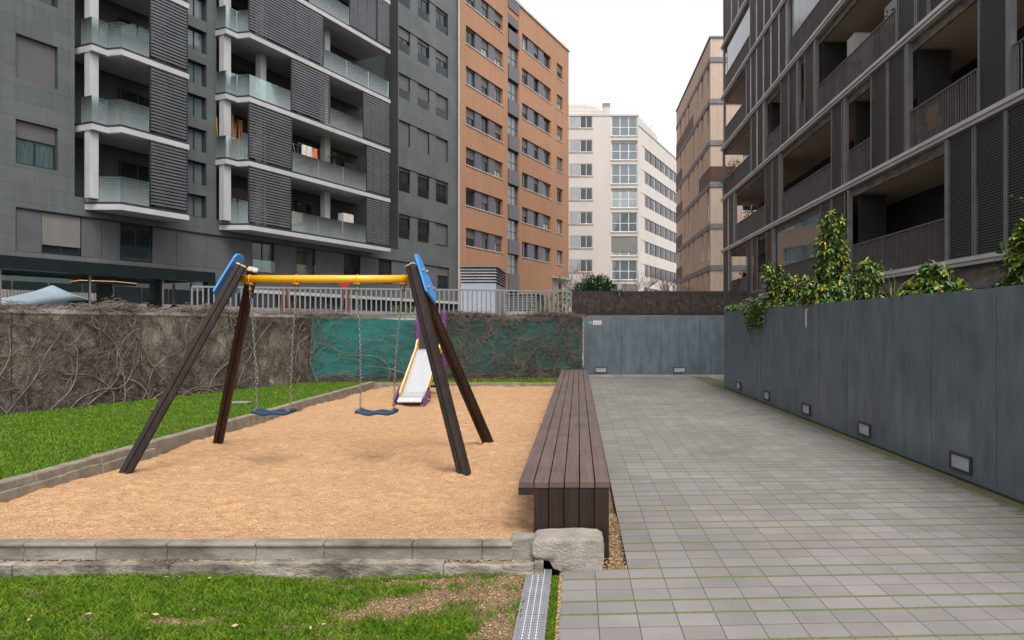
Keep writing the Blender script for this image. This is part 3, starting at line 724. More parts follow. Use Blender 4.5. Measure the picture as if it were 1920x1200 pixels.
sw = thing('swing_set', 'wooden swing set frame with splayed brown legs, blue end plates and yellow top beam', 'swing set', (-2.65, 7.28, SANDZ))
O = Vector((-2.65, 7.28, SANDZ))
def W(x, y, z): return Vector((x, y, z)) - O
legs = [((-4.285, 6.39, 0.0), (-3.49, 7.17, 2.12)), ((-4.285, 8.18, 0.0), (-3.46, 7.37, 2.10)), ((-1.0, 6.39, 0.0), (-1.72, 7.17, 2.12)), ((-.985, 8.18, 0.0), (-1.745, 7.37, 2.10))]
for p, q in legs:
    side = -1 if p[0] < -2.6 else 1
    mb = MB(); a, b, tt = ref_tube(mb, W(*p) - Vector((0, 0, .05)), W(*q), .054, .054, (-side * .35, -1, 0), TP)
    lg = mb.build('leg', 'wood_leg' if p[1] > 7 else 'wood_dark', sw)
    c = MB(); ref_tube(c, W(*q) + tt * .001, W(*q) + tt * .014, .056, .052, (-side * .35, -1, 0), [(x * .98, y * .98) for x, y in TP], 1)
    c.build('end_cap', 'wood_cut', lg)
MB().tube([W(-3.66, 7.27, 1.998), W(-1.72, 7.27, 1.998)], .040, 20).build('beam', 'yellow', sw, smooth=True)
for sx, x_top, x_bot in ((-1, -3.52, -3.735), (1, -1.715, -1.52)):
    top = Vector((x_top, 7.27, 2.25)); bot = Vector((x_bot, 7.27, 1.73))
    ez = (top - bot).normalized(); ey = Vector((0, 1, 0)); ex = ey.cross(ez).normalized()
    if ex.x * sx < 0: ex = -ex
    L = (top - bot).length
    Mx = Matrix((( -ey.x, ez.x, ex.x, 0), (-ey.y, ez.y, ex.y, 0), (-ey.z, ez.z, ex.z, 0), (0, 0, 0, 1)))
    Mx = Matrix.Translation(bot - O + ex * .012) @ Mx
    pts = [(0, 0), (.11, .06), (.225, .125), (.22, .16), (.10, L - .04), (.07, L - .008), (.0, L), (-.07, L - .008), (-.10, L - .04), (-.22, .16), (-.225, .125), (-.11, .06)]
    pl = MB().prism(pts, .022, 0, Mx).build('end_plate', 'blue', sw, bevel=.004)
    for (u_, v_) in ((.09, .36), (-.09, .36), (.14, .17), (-.14, .17)):
        c = MB(); p0 = Mx @ Vector((u_, v_, .02)); p1 = Mx @ Vector((u_, v_, .048)); c.tube([p0, p0.lerp(p1, .55), p1], [.019, .019, .009], 10)
        c.build('bolt', 'galv', pl, smooth=False)
hang = [-3.44, -2.955, -2.315, -1.835]
for x in hang:
    h = MB()
    h.ring(Matrix.Translation(W(x, 7.27, 1.998)) @ Matrix.Rotation(rad(90), 4, 'Y'), .043, .043, .006, 18, 5)
    h.box(-.035, .035, -.024, .024, -.008, .0, 0, Matrix.Translation(W(x, 7.27, 1.957)))
    hg = h.build('hanger', 'yellow', sw)
    h2 = MB(); h2.box(-.034, .034, -.022, .022, -.03, -.008, 0, Matrix.Translation(W(x, 7.27, 1.957))); h2.tube([W(x, 7.27, 1.93), W(x, 7.27, 1.88)], .017, 8); h2.sphere(W(x, 7.27, 1.888), .021, .021, .024, 10, 6); h2.tube([W(x - .036, 7.27, 1.938), W(x + .036, 7.27, 1.938)], .008, 8)
    h2.build('swivel', 'brass', hg, smooth=True)

def make_swing(xa, xb, sx0, sx1, label, y=7.27, sag=0.):
    cx = (sx0 + sx1) / 2; zs = .612
    t = thing('swing', label, 'swing', (cx, y, zs), 0, 'swings hanging from the yellow beam')
    for (xt, xs) in ((xa, sx0 + .03), (xb, sx1 - .03)):
        c = MB(); p0 = Vector((xt - cx, 0, 1.868 - zs)); p1 = Vector((xs - cx, 0, .03))
        L = (p1 - p0).length; n = int(L / .034)
        for i in range(n + 1):
            s = i / n; p = p0.lerp(p1, s); p.x += math.sin(s * math.pi) * sag * (1 if xt == xa else -1)
            d = (p1 - p0).normalized()
            q = d.to_track_quat('X', 'Z').to_matrix().to_4x4()
            c.ring(Matrix.Translation(p) @ q @ Matrix.Rotation(rad(90 * (i % 2) + 20), 4, 'X'), .0225, .0108, .0034, 8, 4)
        c.build('chain', 'chain', t, smooth=True)
        MB().box(xs - cx - .012, xs - cx + .012, -.07, .07, .004, .03).build('clamp', 'galv', t)
    # rubber seat: thick wavy slab
    n = 24; vs = []; w = sx1 - sx0
    for i in range(n + 1):
        u = i / n; x = -w / 2 + w * u; z = .008 * math.sin(u * math.pi * 4.0 + .6) - .012 * math.sin(u * math.pi); d = .088 + .006 * math.sin(u * math.pi)
        for (yy, zz) in ((-d, -.022), (-d - .006, -.006), (-d, .012), (d, .012), (d + .006, -.006), (d, -.022)): vs.append((x, yy, z + zz - .012 * (abs(yy) < .9 and 0)))
    k = 6; fs = [(i * k + j, (i + 1) * k + j, (i + 1) * k + (j + 1) % k, i * k + (j + 1) % k) for i in range(n) for j in range(k)]
    fs += [tuple(range(k)), tuple(range(n * k + k - 1, n * k - 1, -1))]
    MB().add(vs, fs).build('seat', 'blue_seat', t, bevel=.003)
make_swing(-3.44, -2.955, -3.395, -2.985, 'blue swing seat on chains over the kerb, the one nearer the vine wall', sag=.012)
make_swing(-2.315, -1.835, -2.315, -1.905, 'blue swing seat on chains over the grit, the one nearer the slide', sag=.018)

# ---------------------------------------------------------------- slide
sl = thing('slide', 'small metal playground slide with yellow and purple side panels', 'slide', (-3.0, 13.2, SANDZ))
sl.scale = (1, 1, .91)
prof = [(-.86, .06), (-.80, .115), (-.62, .135), (-.48, .2), (.62, .985), (.72, 1.01), (.92, 1.01)]
c = MB(); n = len(prof); hw = .215
vs = []
for y, z in prof: vs += [(-hw, y, z), (hw, y, z), (hw, y, z - .02), (-hw, y, z - .02)]
fs = [(4 * i + j, 4 * i + 4 + j, 4 * i + 4 + (j + 1) % 4, 4 * i + (j + 1) % 4) for i in range(n - 1) for j in range(4)] + [(0, 1, 2, 3), (4 * n - 1, 4 * n - 2, 4 * n - 3, 4 * n - 4)]
c.add(vs, fs); c.tube([(-hw, -.86, .05), (hw, -.86, .05)], .03, 12)
c.build('chute', 'inox', sl)
for s_ in (-1, 1):
    def plate(pts, x, th, name, mat, par=sl):
        Mx = Matrix(((0, 0, 1, x), (1, 0, 0, 0), (0, 1, 0, 0), (0, 0, 0, 1)))
        m_ = MB().prism(pts, th, 0, Mx); m_.m = [0, 0] + [1] * (len(m_.f) - 2)
        return m_.build(name, [mat, {'ochre': 'ochre_edge'}.get(mat, mat)], par, bevel=.004)
    x = -hw - .034 if s_ < 0 else hw + .004
    up = [(-.62, .10), (-.5, .13), (.55, .88), (.66, .90), (.95, .90), (.95, 1.12), (.90, 1.2), (.82, 1.24), (.73, 1.22), (.66, 1.14), (.60, 1.05), (-.56, .27), (-.64, .2)]
    pl = plate(up, x, .03, 'side_panel', 'ochre')
    edge = [(p[0], p[1]) for p in up]
    low = [(-.93, -.05), (-.42, -.05), (-.36, .16), (-.5, .31), (-.62, .27), (-.92, .09)]
    plow = plate(low, -hw - .062 if s_ < 0 else hw + .036, .026, 'foot_panel', 'purple')
    b = MB()
    for (yy, zz) in ((-.8, .03), (-.7, .1), (-.6, .18), (-.5, .22), (-.5, .05), (-.62, .05)):
        xx = (hw + .062) if s_ > 0 else (-hw - .062); b.tube([(xx, yy, zz), (xx + s_ * .012, yy, zz)], [.012, .007], 8)
    b.build('bolt', 'galv', plow)
    post = [(.70, -.1), (.80, -.1), (.80, 1.80), (.79, 1.86), (.76, 1.89), (.73, 1.88), (.71, 1.82)]
    xp = -hw - .066 if s_ < 0 else hw + .03
    po = plate([(a + .12, z) for a, z in post], xp - (.05 if s_ > 0 else 0) * 0, .075, 'post', 'purple')
    b = MB()
    for zz in (.45, .55, .7, .95, 1.62): b.tube([(xp + .0375 - .01, .82 - .012, zz), (xp + .0375 - .01, .815, zz)], [.012, .014], 8)
    b.build('bolt', 'galv', po)
st = MB()
for k in range(4):
    MB().box(-hw, hw, .95 + .09 * (3 - k), 1.08 + .09 * (3 - k), .12 + .23 * k, .16 + .23 * k).build('step', 'wood_dark', sl)

# ---------------------------------------------------------------- garden walls
def frame_dir(p, q):
    return math.atan2(q[1] - p[1], q[0] - p[0]), math.hypot(q[0] - p[0], q[1] - p[1])
# concrete wall on the left (under the bare vine)
VA = (-10.9, 7.1); VB = (-7.0, 18.05); angV, lenV = frame_dir(VA, VB)
t = thing('garden_wall', 'weathered beige concrete wall behind the side lawn, overgrown with bare vine', 'wall', (*VA, 0), angV)
w = MB(); w.box(0, lenV, 0, .22, -.1, 1.72); w.build('wall', 'conc', t)
MB().box(-.01, lenV + .02, -.02, .24, 1.72, 1.80).build('coping', 'conc_cap', t)
j = MB()
for x in (2.3, 4.6, 6.9, 9.2): j.box(x, x + .02, -.004, .0, 0, 1.72)
j.build('joint', 'trim', t)
# back wall with the teal net
TA = (-7.0, 18.05); TB = (.13, 19.55); angT, lenT = frame_dir(TA, TB)
t = thing('back_wall', 'concrete back wall hung with a teal green shade net', 'wall', (*TA, 0), angT)
MB().box(0, lenT, .02, .25, -.1, 1.76).build('wall', 'conc', t)
MB().box(-.01, lenT, .0, .27, 1.76, 1.825).build('coping', 'conc_cap', t)
nx, nz = 120, 16; vs = []
for i in range(nx + 1):
    u = i / nx * (lenT - .02); droop = .035 + .05 * abs(math.sin(u * 1.9)) * (1 if 1.4 < u < 3.6 else .25)
    for k in range(nz + 1):
        z = .02 + (1.755 - droop - .02) * k / nz
        vs.append((u, -.035 - .018 * math.sin(u * 3.3 + z * 2) * math.sin(z * 3) - .008 * math.sin(u * 11) * (k / nz), z))
fs = [(i * (nz + 1) + k, (i + 1) * (nz + 1) + k, (i + 1) * (nz + 1) + k + 1, i * (nz + 1) + k + 1) for i in range(nx) for k in range(nz)]
MB().add(vs, fs).build('shade_net', 'teal', t, smooth=True)
MB().box(-.2, lenT, -.22, .0, -.1, .09).build('earth_ridge', 'soil', t)
o = MB().box(0, .05, -.02, .03, 0, 1.8).build('edge_strip', 'conc_cap', t, loc=(lenT - .03, -.03, 0))

# bare vines: wandering stems on the wall face
def vine(name, label, mat, tmat, parent_frame, length, height, stems, twigs, seed, top=0., front=-.02, zb=.03, tmax=.022, group=None, ulo=0.):
    r = random.Random(seed); root = thing(name, label, 'vine', (*parent_frame[0], 0), parent_frame[1], group)
    big = MB(); sm = MB()
    def walk(mb, u, z, ang, n, step, r0, r1, curl, off, sides, pull=0.):
        pts = []; k = r.uniform(-curl, curl)
        for i in range(n):
            pts.append((u, off - abs(math.sin(i * .7)) * .012 - .004, z)); ang += k + r.uniform(-.35, .35) * curl * 2; ang += (math.pi / 2 - ang) * pull
            u += math.cos(ang) * step; z += math.sin(ang) * step
            if z < zb: z = zb + .01; ang = abs(ang) if abs(ang) < 2 else math.pi - .3
            if z > height + top: ang = -ang * .4; z = height + top - r.random() * .03
            if u < ulo + .02 or u > length - .02: u = min(max(u, ulo + .02), length - .02); ang = math.pi - ang
            if r.random() < .1: k = r.uniform(-curl, curl)
        if len(pts) > 1: mb.tube(pts, [r0 + (r1 - r0) * i / (n - 1) for i in range(n)], sides, cap=False)
        return pts
    seeds = []
    for s_ in range(stems):
        p = walk(big, r.uniform(ulo, length), zb, r.uniform(.5, 2.6), r.randint(22, 40), .075, r.uniform(.45, 1.) * tmax, .006, .22, front - .05, 6, .05); seeds += p
        for q in r.sample(p, 5):
            seeds += walk(big, q[0], q[2], r.uniform(.1, 3.0), r.randint(12, 24), .07, tmax * .42, .003, .28, front - .045, 5, .02)
    for s_ in range(twigs):
        q = r.choice(seeds) if r.random() < .5 else (r.uniform(ulo, length), 0, zb + (height - zb) * r.random() ** 1.35)
        walk(sm, q[0] + r.uniform(-.1, .1), min(q[2], height) + r.uniform(-.06, .06), r.uniform(-.9, 4.0), r.randint(6, 14), r.uniform(.035, .07), r.uniform(.0024, .0062), .0018, .34, front - r.uniform(0, .055), 3)
    a = big.build('stem', mat, root, smooth=True); a['kind'] = 'stuff'; b = sm.build('twig', tmat, root, smooth=True); b['kind'] = 'stuff'
    return root, sm, seeds, r
root, *_ = vine('bare_vine', 'leafless grey vine covering the beige concrete wall on the left', 'vine', 'vine_t', (VA, angV), lenV, 1.68, 30, 6200, 51, .05, tmax=.019, ulo=2.2)
# tangled mat along the coping
def mat_top(root, length, z, n, seed, mat, spread=.1, y0=-.13, y1=.2, ulo=0.):
    r = random.Random(seed); mb = MB()
    for i in range(n):
        u = r.uniform(ulo, length)
        dens = .5 + .5 * math.sin(u * 2.3 + 1.2 * math.sin(u * .9))
        if r.random() > dens * .8 + .2: continue
        a = r.uniform(0, 6.28); pts = []; x, y, zz = u, r.uniform(y0, y1), z + abs(r.gauss(0, spread * .45)) * (.4 + dens * .9)
        for k in range(r.randint(4, 7)):
            pts.append((x, y, zz)); a += r.uniform(-.7, .7); x += math.cos(a) * .055; y += math.sin(a) * .03 - .006; zz += r.uniform(-.045, .03); y = min(max(y, y0), y1); zz = max(zz, z - .22 if y < -.03 else z)
        mb.tube(pts, [r.uniform(.003, .008)] * len(pts), 3, cap=False)
    o = mb.build('tangle', mat, root, smooth=True); o['kind'] = 'stuff'
mat_top(root, lenV, 1.80, 3300, 52, 'vine', .15, ulo=2.)
root, *_ = vine('bare_vine', 'leafless brown vine climbing over the teal shade net', 'vine_b', 'vine_t', (TA, angT), lenT, 1.72, 34, 1400, 53, .02, front=-.07, tmax=.013, ulo=2.7)
mat_top(root, lenT, 1.80, 1900, 54, 'vine_t', .09, ulo=3.3)
mb = MB(); r2 = random.Random(77)
for i in range(420):
    u = r2.uniform(0, lenT); z = .05 + abs(r2.gauss(0, .07)); a = r2.uniform(-.3, .3); pts = []
    for k in range(9): pts.append((u, -.07 - r2.random() * .05, max(.03, z))); a += r2.uniform(-.3, .3); u = min(u + math.cos(a) * .09, lenT); z += math.sin(a) * .05
    mb.tube(pts, r2.uniform(.003, .008), 3, cap=False)
o = mb.build('ground_tangle', 'vine_b', root, smooth=True); o['kind'] = 'stuff'
root, *_ = vine('bare_vine', 'thick grey vine stem and thin shoots on the left end of the teal net', 'vine', 'vine_t', (TA, angT), 2.9, 1.74, 5, 230, 55, .02, front=-.065, tmax=.016)
mat_top(root, 1.1, 1.80, 420, 56, 'vine', .14)

# grey panel wall at the back with heather screen above
t = thing('panel_wall', 'low blue grey panel wall at the far end of the paving', 'wall', (.1, 20.75, 0))
for k in range(4):
    MB().box(.02 + k * 1.18, .02 + k * 1.18 + 1.172, 0, .03, .06, 1.81).build('panel', 'resin', t)
MB().box(.0, 4.8, .035, .3, -.1, 1.80).build('core', 'trim', t)
MB().box(.0, 4.8, -.03, .034, -.1, .055).build('base', 'conc', t)
MB().box(.02, 4.74, -.008, .036, 1.811, 1.825).build('cap', 'fence_grey', t)
t = thing('heather_screen', 'dark brown heather brush screen above the panel wall', 'screen', (-.17, 20.9, 1.83))
hm = MB()
r = random.Random(61)
hm.box(0, 5.6, .0, .04, 0, .73)
hm.build('brush_panel', 'heather', t)
hm = MB()
for i in range(2600):
    x = r.uniform(0, 5.6); z0 = r.uniform(0, .5); h = r.uniform(.12, .35); 
    if z0 + h > .75: h = .75 - z0 + r.uniform(0, .02)
    hm.tube([(x, -.004 - r.random() * .014, z0), (x + r.uniform(-.025, .025), -.006 - r.random() * .014, z0 + h)], r.uniform(.002, .005), 3, cap=False)
o = hm.build('twig', 'heather_t', t); o['kind'] = 'stuff'
m2 = MB()
for x in np.arange(.05, 5.6, 1.37): m2.tube([(x, .06, -.05), (x, .06, .76)], .02, 6)
m2.build('post', 'steel', t)
t = thing('heather_screen', 'small slanting heather brush roof behind the left end of the planter plants', 'screen', (4.25, 17.2, 2.28))
hm = MB(); hm.box(-.1, 1.5, -.2, .3, .0, .05, 0, Matrix.Rotation(rad(-12), 4, 'Y')); hm.build('brush_panel', 'heather', t)
hm = MB()
for i in range(500):
    x = r.uniform(-.1, 1.5); hm.tube([(x, r.uniform(-.25, -.19), .02 + x * .21 + r.uniform(-.05, .05)), (x + r.uniform(.1, .3), r.uniform(-.25, -.2), .02 + (x + .2) * .21 + r.uniform(-.05, .05))], .004, 3, cap=False)
o = hm.build('twig', 'heather_t', t); o['kind'] = 'stuff'
MB().box(.0, .05, 0, .05, -2.3, .02).build('post', 'steel', t)

# planter wall on the right
PA = (3.57, 16.96); PB = (3.79, 3.0); angP, lenP = frame_dir(PA, PB)          # local x runs towards the camera, local -y faces the paving? checked below
t = thing('planter_wall', 'tall blue grey panel planter wall along the right of the paving', 'wall', (*PA, 0), angP)
seam = [0] + [16.96 - y for y in (14.9, 13.75, 12.65, 11.6, 10.55, 9.5, 8.4, 7.3, 6.2, 5.1, 4.0)] + [lenP]
for a, b in zip(seam[:-1], seam[1:]):
    dz = R.uniform(-.003, .003)
    pn = MB().box(a + .005, b - .005, -.0 + .001 * R.random(), .03, .024, 1.85 + dz).build('panel', 'resin', t)
MB().box(0, lenP, .032, .14, -.1, 1.84).build('core', 'trim', t)
MB().box(0, lenP, -.002, .031, -.1, .02).build('base', 'soil', t)
MB().box(0, lenP, .14, 1.5, 1.2, 1.72).build('planter_soil', 'soil', t)
MB().box(-.002, .03, .142, 1.5, -.1, 1.84).build('end_panel', 'resin', t)
MB().box(0, lenP, 1.501, 1.56, -.1, 1.84).build('rear_panel', 'resin', t)
# chipped, rusty scars low on the panels
M['scar'] = pm('rusty chip', (.30, .19, .10), (.14, .08, .045), .9, 0, 60)
sc = MB(); r = random.Random(5)
for y in (16., 15.3, 13.9, 12.4, 11.5, 10.6, 10.2, 9.85, 9.3, 8.95, 8.45, 8.3, 7.45, 7.1, 6.05):
    n = 9; x0 = 16.96 - y; z0 = .42 + r.uniform(-.05, .03); w_ = r.uniform(.05, .13); pts = []
    for i in range(n):
        a = 2 * math.pi * i / n; pts.append((x0 + math.cos(a) * w_ * r.uniform(.4, 1), z0 + math.sin(a) * .012 * r.uniform(.3, 1.3) - math.cos(a) * .008))
    sc.add([(p[0], -.0022, p[1]) for p in pts], [tuple(range(n))])
sc.build('scar', 'scar', t)
def wall_lamp(loc, rz, label, group):
    l = thing('wall_light', label, 'wall light', loc, rz, group)
    fr = MB(); w_, h_ = .18, .085
    fr.box(-w_, w_, -.022, .0, -h_, -h_ + .022); fr.box(-w_, w_, -.022, .0, h_ - .022, h_); fr.box(-w_, -w_ + .022, -.022, .0, -h_ + .022, h_ - .022); fr.box(w_ - .022, w_, -.022, .0, -h_ + .022, h_ - .022)
    fr.build('frame', 'trim', l, bevel=.003)
    MB().box(-w_ + .022, w_ - .022, -.010, -.003, -h_ + .022, h_ - .022).build('diffuser', 'lampwhite', l)
    return l
gl = 'recessed lights along the planter wall'
lab = ['recessed rectangular light nearest the far corner of the planter wall', 'recessed wall light second from the far corner of the planter wall', 'recessed wall light below the vertical notice on the planter wall', 'recessed light on the planter wall, second nearest to the viewer', 'largest looking recessed light at the near end of the planter wall']
for y, lb in zip((15.5, 13.3, 11.1, 8.93, 6.74), lab):
    s_ = 16.96 - y
    wall_lamp((PA[0] + math.cos(angP) * s_ + math.sin(angP) * .004, PA[1] + math.sin(angP) * s_ - math.cos(angP) * .004, .175 if y < 16 else .175), angP, lb, gl)
gb = 'recessed lights in the far panel wall'
wall_lamp((.68, 20.745, .20), 0, 'recessed light beside the bench in the far panel wall', gb)
wall_lamp((3.03, 20.745, .20), 0, 'recessed light in the middle panel of the far panel wall', gb)

# signs
def text_mesh(parent, s, size, loc, rot, mat, name='lettering'):
    cu = bpy.data.curves.new(name, 'FONT'); cu.body = s; cu.size = size; cu.extrude = .0006; cu.align_x = 'CENTER'; cu.align_y = 'CENTER'
    ob = bpy.data.objects.new('tmp', cu); COL.objects.link(ob)
    me = bpy.data.meshes.new_from_object(ob.evaluated_get(bpy.context.evaluated_depsgraph_get())); bpy.data.objects.remove(ob)
    me.materials.clear(); me.materials.append(M[mat]); o = bpy.data.objects.new(name, me); COL.objects.link(o); o.parent = parent; o.location = loc; o.rotation_euler = rot
    return o
t = thing('direction_sign', 'green arrow sign with two small white square pictograms on the far panel wall', 'sign', (.47, 20.745, 1.612))
a = MB(); a.prism([(-.16, 0), (-.085, .062), (-.085, .018), (-.03, .018), (-.03, -.018), (-.085, -.018), (-.085, -.062)], .003, 0, Matrix.Rotation(rad(90), 4, 'X')); a.build('arrow', 'sign_green', t)
for x0, ink in ((-.02, 'sign_ink'), (.108, 'sign_red')):
    b = MB(); b.box(x0, x0 + .118, -.004, -.001, -.06, .06); b = b.build('plate', 'sign_white', t)
    g = MB()
    if ink == 'sign_red':
        cx = x0 + .059
        g.ring(Matrix.Translation((cx, -.0045, 0)) @ Matrix.Rotation(rad(90), 4, 'X'), .046, .046, .005, 20, 4)
        g.box(-.045, .045, -.001, .001, -.006, .006, 0, Matrix.Translation((cx, -.0055, 0)) @ Matrix.Rotation(rad(45), 4, 'Y'))
        g.build('pictogram', ink, b)
        MB().box(cx - .018, cx + .018, -.0052, -.0043, -.018, .014).build('pictogram', 'sign_ink', b)
    else:
        cx = x0 + .055
        g.sphere((cx, -.0045, .032), .012, .002, .013); g.prism([(-.014, -.035), (.012, -.035), (.016, .018), (-.016, .018)], .002, 0, Matrix.Translation((cx, -.0042, 0)) @ Matrix.Rotation(rad(90), 4, 'X'))
        g.box(cx + .022, cx + .042, -.0055, -.0042, -.035, .0); g.build('pictogram', ink, b)
s_ = 16.96 - 11.13
t = thing('rules_sign', 'narrow vertical white notice with small symbols on the planter wall', 'sign', (PA[0] + math.cos(angP) * s_ + math.sin(angP) * .003, PA[1] + math.sin(angP) * s_ - math.cos(angP) * .003, 1.632), angP)
pl = MB().box(-.033, .033, -.004, 0, -.145, .14).build('plate', 'sign_white', t)
g = MB(); 
for z, k in ((.115, 0), (.07, 1), (.03, 1), (-.012, 1), (-.055, 0)):
    g.ring(Matrix.Translation((0, -.0045, z)) @ Matrix.Rotation(rad(90), 4, 'X'), .017, .015, .0025, 14, 4) if not k else g.prism([(-.012, -.014), (.01, -.017), (.015, .01), (-.004, .017)], .0015, 0, Matrix.Translation((.004 if z != .03 else -.008, -.0042, z)) @ Matrix.Rotation(rad(90), 4, 'X'))
g.build('pictogram', 'sign_ink', pl)
l = MB()
for z in (-.078, -.098, -.107, -.116, -.125, -.134): l.box(-.024, .024 - .012 * R.random(), -.0052, -.0041, z - .0022, z + .0022)
l.build('print_lines', 'sign_ink', pl)

# railing on top of the back wall
def railing(name, label, p, q, z0, z1, pitch, bw, mat, posts=2.0, group=None, bottom=True, cat='railing'):
    a, L = frame_dir(p, q); t = thing(name, label, cat, (p[0], p[1], z0), a, group); h = z1 - z0
    MB().box(0, L, -.02, .02, h - .045, h).build('top_rail', mat, t)
    if bottom: MB().box(0, L, -.015, .015, .03, .06).build('bottom_rail', mat, t)
    n = int(L / pitch); first = None
    for i in range(n + 1):
        x = i * L / n
        if first is None:
            first = MB().box(-bw / 2, bw / 2, -.009, .009, .0, h - .045).build('baluster', mat, t); first.location.x = x
        else:
            c = first.copy(); COL.objects.link(c); c.parent = t; c.location.x = x
    return t
ca, sa = math.cos(angT), math.sin(angT)
railing('metal_railing', 'grey steel bar railing along the top of the vine and teal walls', (TA[0] - sa * .14 - 2.6, TA[1] + ca * .14 - .9), (TB[0] - sa * .14 - .30, TB[1] + ca * .14 - .06), 1.80, 2.515, .125, .036, 'fence_grey')

# ---------------------------------------------------------------- left grey apartment block
LO = (-16.67, 33.10); LA = math.atan2(1, .4123)
lb = thing('apartment_block', 'dark grey tiled apartment block with white balcony slabs and louvre screens', 'building', (*LO, 0), LA)
ZF = [6.28 + 3.02 * k for k in range(7)]
holes = []; wins = []
for k in range(6):                                           # plain wall on the far left
    z = 7.35 + 3.06 * k
    holes.append((-9.0, -7.6, z, z + 1.58)); wins.append((-9.0, -7.6, z, z + 1.58, .16, 'curtain_dim' if k == 0 else 'glass', (.40, 1, .75, .3, 1, .6)[k], 'shut', 1))
    holes.append((-13.4, -11.9, z, z + 1.58)); wins.append((-13.4, -11.9, z, z + 1.58, .16, 'glass', R.choice((.3, 1, .6)), 'shut', 1))
for k in range(11):                                          # stair strip between the balcony bays
    z = 6.47 + 1.51 * k
    holes.append((-2.2, -1.22, z, z + 1.02, .3)); wins.append((-2.2, -1.22, z, z + 1.02, .2, 'glass_sky', 0, 'shut', 1))
shs = {0: (.12, .1, .95), 1: (.12, .12, .14), 2: (1, 1, 1), 3: (.72, .8, .62), 4: (.4, .15, .3), 5: (0, .1, .1)}
for k in range(6):
    z = 7.28 + 3.07 * k
    for j, (a, b) in enumerate(((13.06, 14.35), (15.22, 16.57), (17.38, 18.86))):
        wins.append((a, b, z, z + 1.6, .17, 'glass', shs[k][j], 'shut', 1, True))
    holes.append((13.06, 18.86, z, z + 1.6, .22))
holes.append((-9.0, 19.0, 4.2, 5.75, .16))
holes += [(-7.0, -2.24 - .0, 6.5, 27.2, 1.2), (-.7, 13.0, 6.5, 27.2, 1.2)]
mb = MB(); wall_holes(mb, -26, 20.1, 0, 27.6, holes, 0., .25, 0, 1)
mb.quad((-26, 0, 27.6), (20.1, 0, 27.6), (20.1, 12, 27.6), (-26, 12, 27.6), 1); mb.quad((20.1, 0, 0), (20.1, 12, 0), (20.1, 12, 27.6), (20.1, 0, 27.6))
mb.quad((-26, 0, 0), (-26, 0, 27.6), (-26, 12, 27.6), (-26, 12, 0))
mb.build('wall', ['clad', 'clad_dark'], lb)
for w in wins:
    a, b, z0, z1, c, pane, sh, shm, mull = w[:9]
    window(lb, a + .01, b - .01, z0 + .01, z1 - .01, c, pane, sh, shm, 'frame_dark', mull, rail=len(w) > 9 and sh < .9)
pn = MB()
for k in range(6):
    z = 7.28 + 3.07 * k
    for a, b in ((14.36, 15.21), (16.58, 17.37)): pn.box(a, b, .05, .10, z + .012, z + 1.588)
for k in range(10): pn.box(-2.19, -1.23, .04, .1, 6.47 + 1.51 * k + 1.03, 6.47 + 1.51 * (k + 1) - .01)
# first floor strip of panels and windows
strip = [(-8.95, -8.12, 0), (-8.1, -6.72, 'b'), (-6.7, -5.95, 0), (-5.93, -5.2, 0), (-5.18, -3.8, 'w'), (-3.78, -2.7, 0), (-2.68, -1.2, 0), (-1.18, .1, 0), (.12, 1.4, 0), (1.43, 2.78, 'w'), (2.8, 4.28, 0), (4.3, 5.67, 'w'), (5.69, 8.0, 0), (8.02, 9.41, 'w'), (9.43, 11.1, 0), (11.12, 12.4, 'w'), (12.42, 14.9, 0), (14.92, 17.6, 0), (17.62, 18.98, 's')]
for a, b, s_ in strip:
    if s_ == 0: pn.box(a, b, .06, .1, 4.215, 5.735)
    elif s_ == 'b': window(lb, a, b, 4.22, 5.73, .13, 'glass', .8, 'shut_lt')
    elif s_ == 's': window(lb, a, b, 4.22, 5.73, .13, 'glass', .38, 'shut')
    else: window(lb, a, b, 4.22, 5.73, .13, 'glass', 0, rail=True)
pn.each('panel', 'panel_grey', lb)
MB().box(-9.0, 19.0, .2, .25, 4.15, 5.8).build('strip_back', 'black', lb)  # added black backing, keeps bright sky out of the gaps
MB().box(-25.9, 20., 1.35, 11.9, .1, 27.5).build('core', 'black', lb)  # added dark lining, blocks light inside the hollow block
MB().box(-9.0, 19.0, -.012, .05, 5.752, 5.79).build('string_course', 'trim', lb)
# recess back walls, doors
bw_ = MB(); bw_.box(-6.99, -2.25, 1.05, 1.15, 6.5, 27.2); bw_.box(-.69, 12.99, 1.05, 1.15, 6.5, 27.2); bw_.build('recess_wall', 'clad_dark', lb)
for k in range(5):
    z = ZF[k]
    window(lb, -4.6, -3.0, z + .02, z + 2.25, .97, 'glass', .0 if k else .0, 'shut_lt', mull=1)
    for a, b, p in ((.5, 3.1, 'glass'), (5.2, 6.4, 'glass'), (9.0, 10.0, 'curtain' if k == 2 else 'glass')):
        window(lb, a, b, z + .02, z + 2.15, .97, p, .25 if (k * 3 + int(a)) % 4 == 0 else 0, 'shut', mull=2 if b - a > 2 else 1)
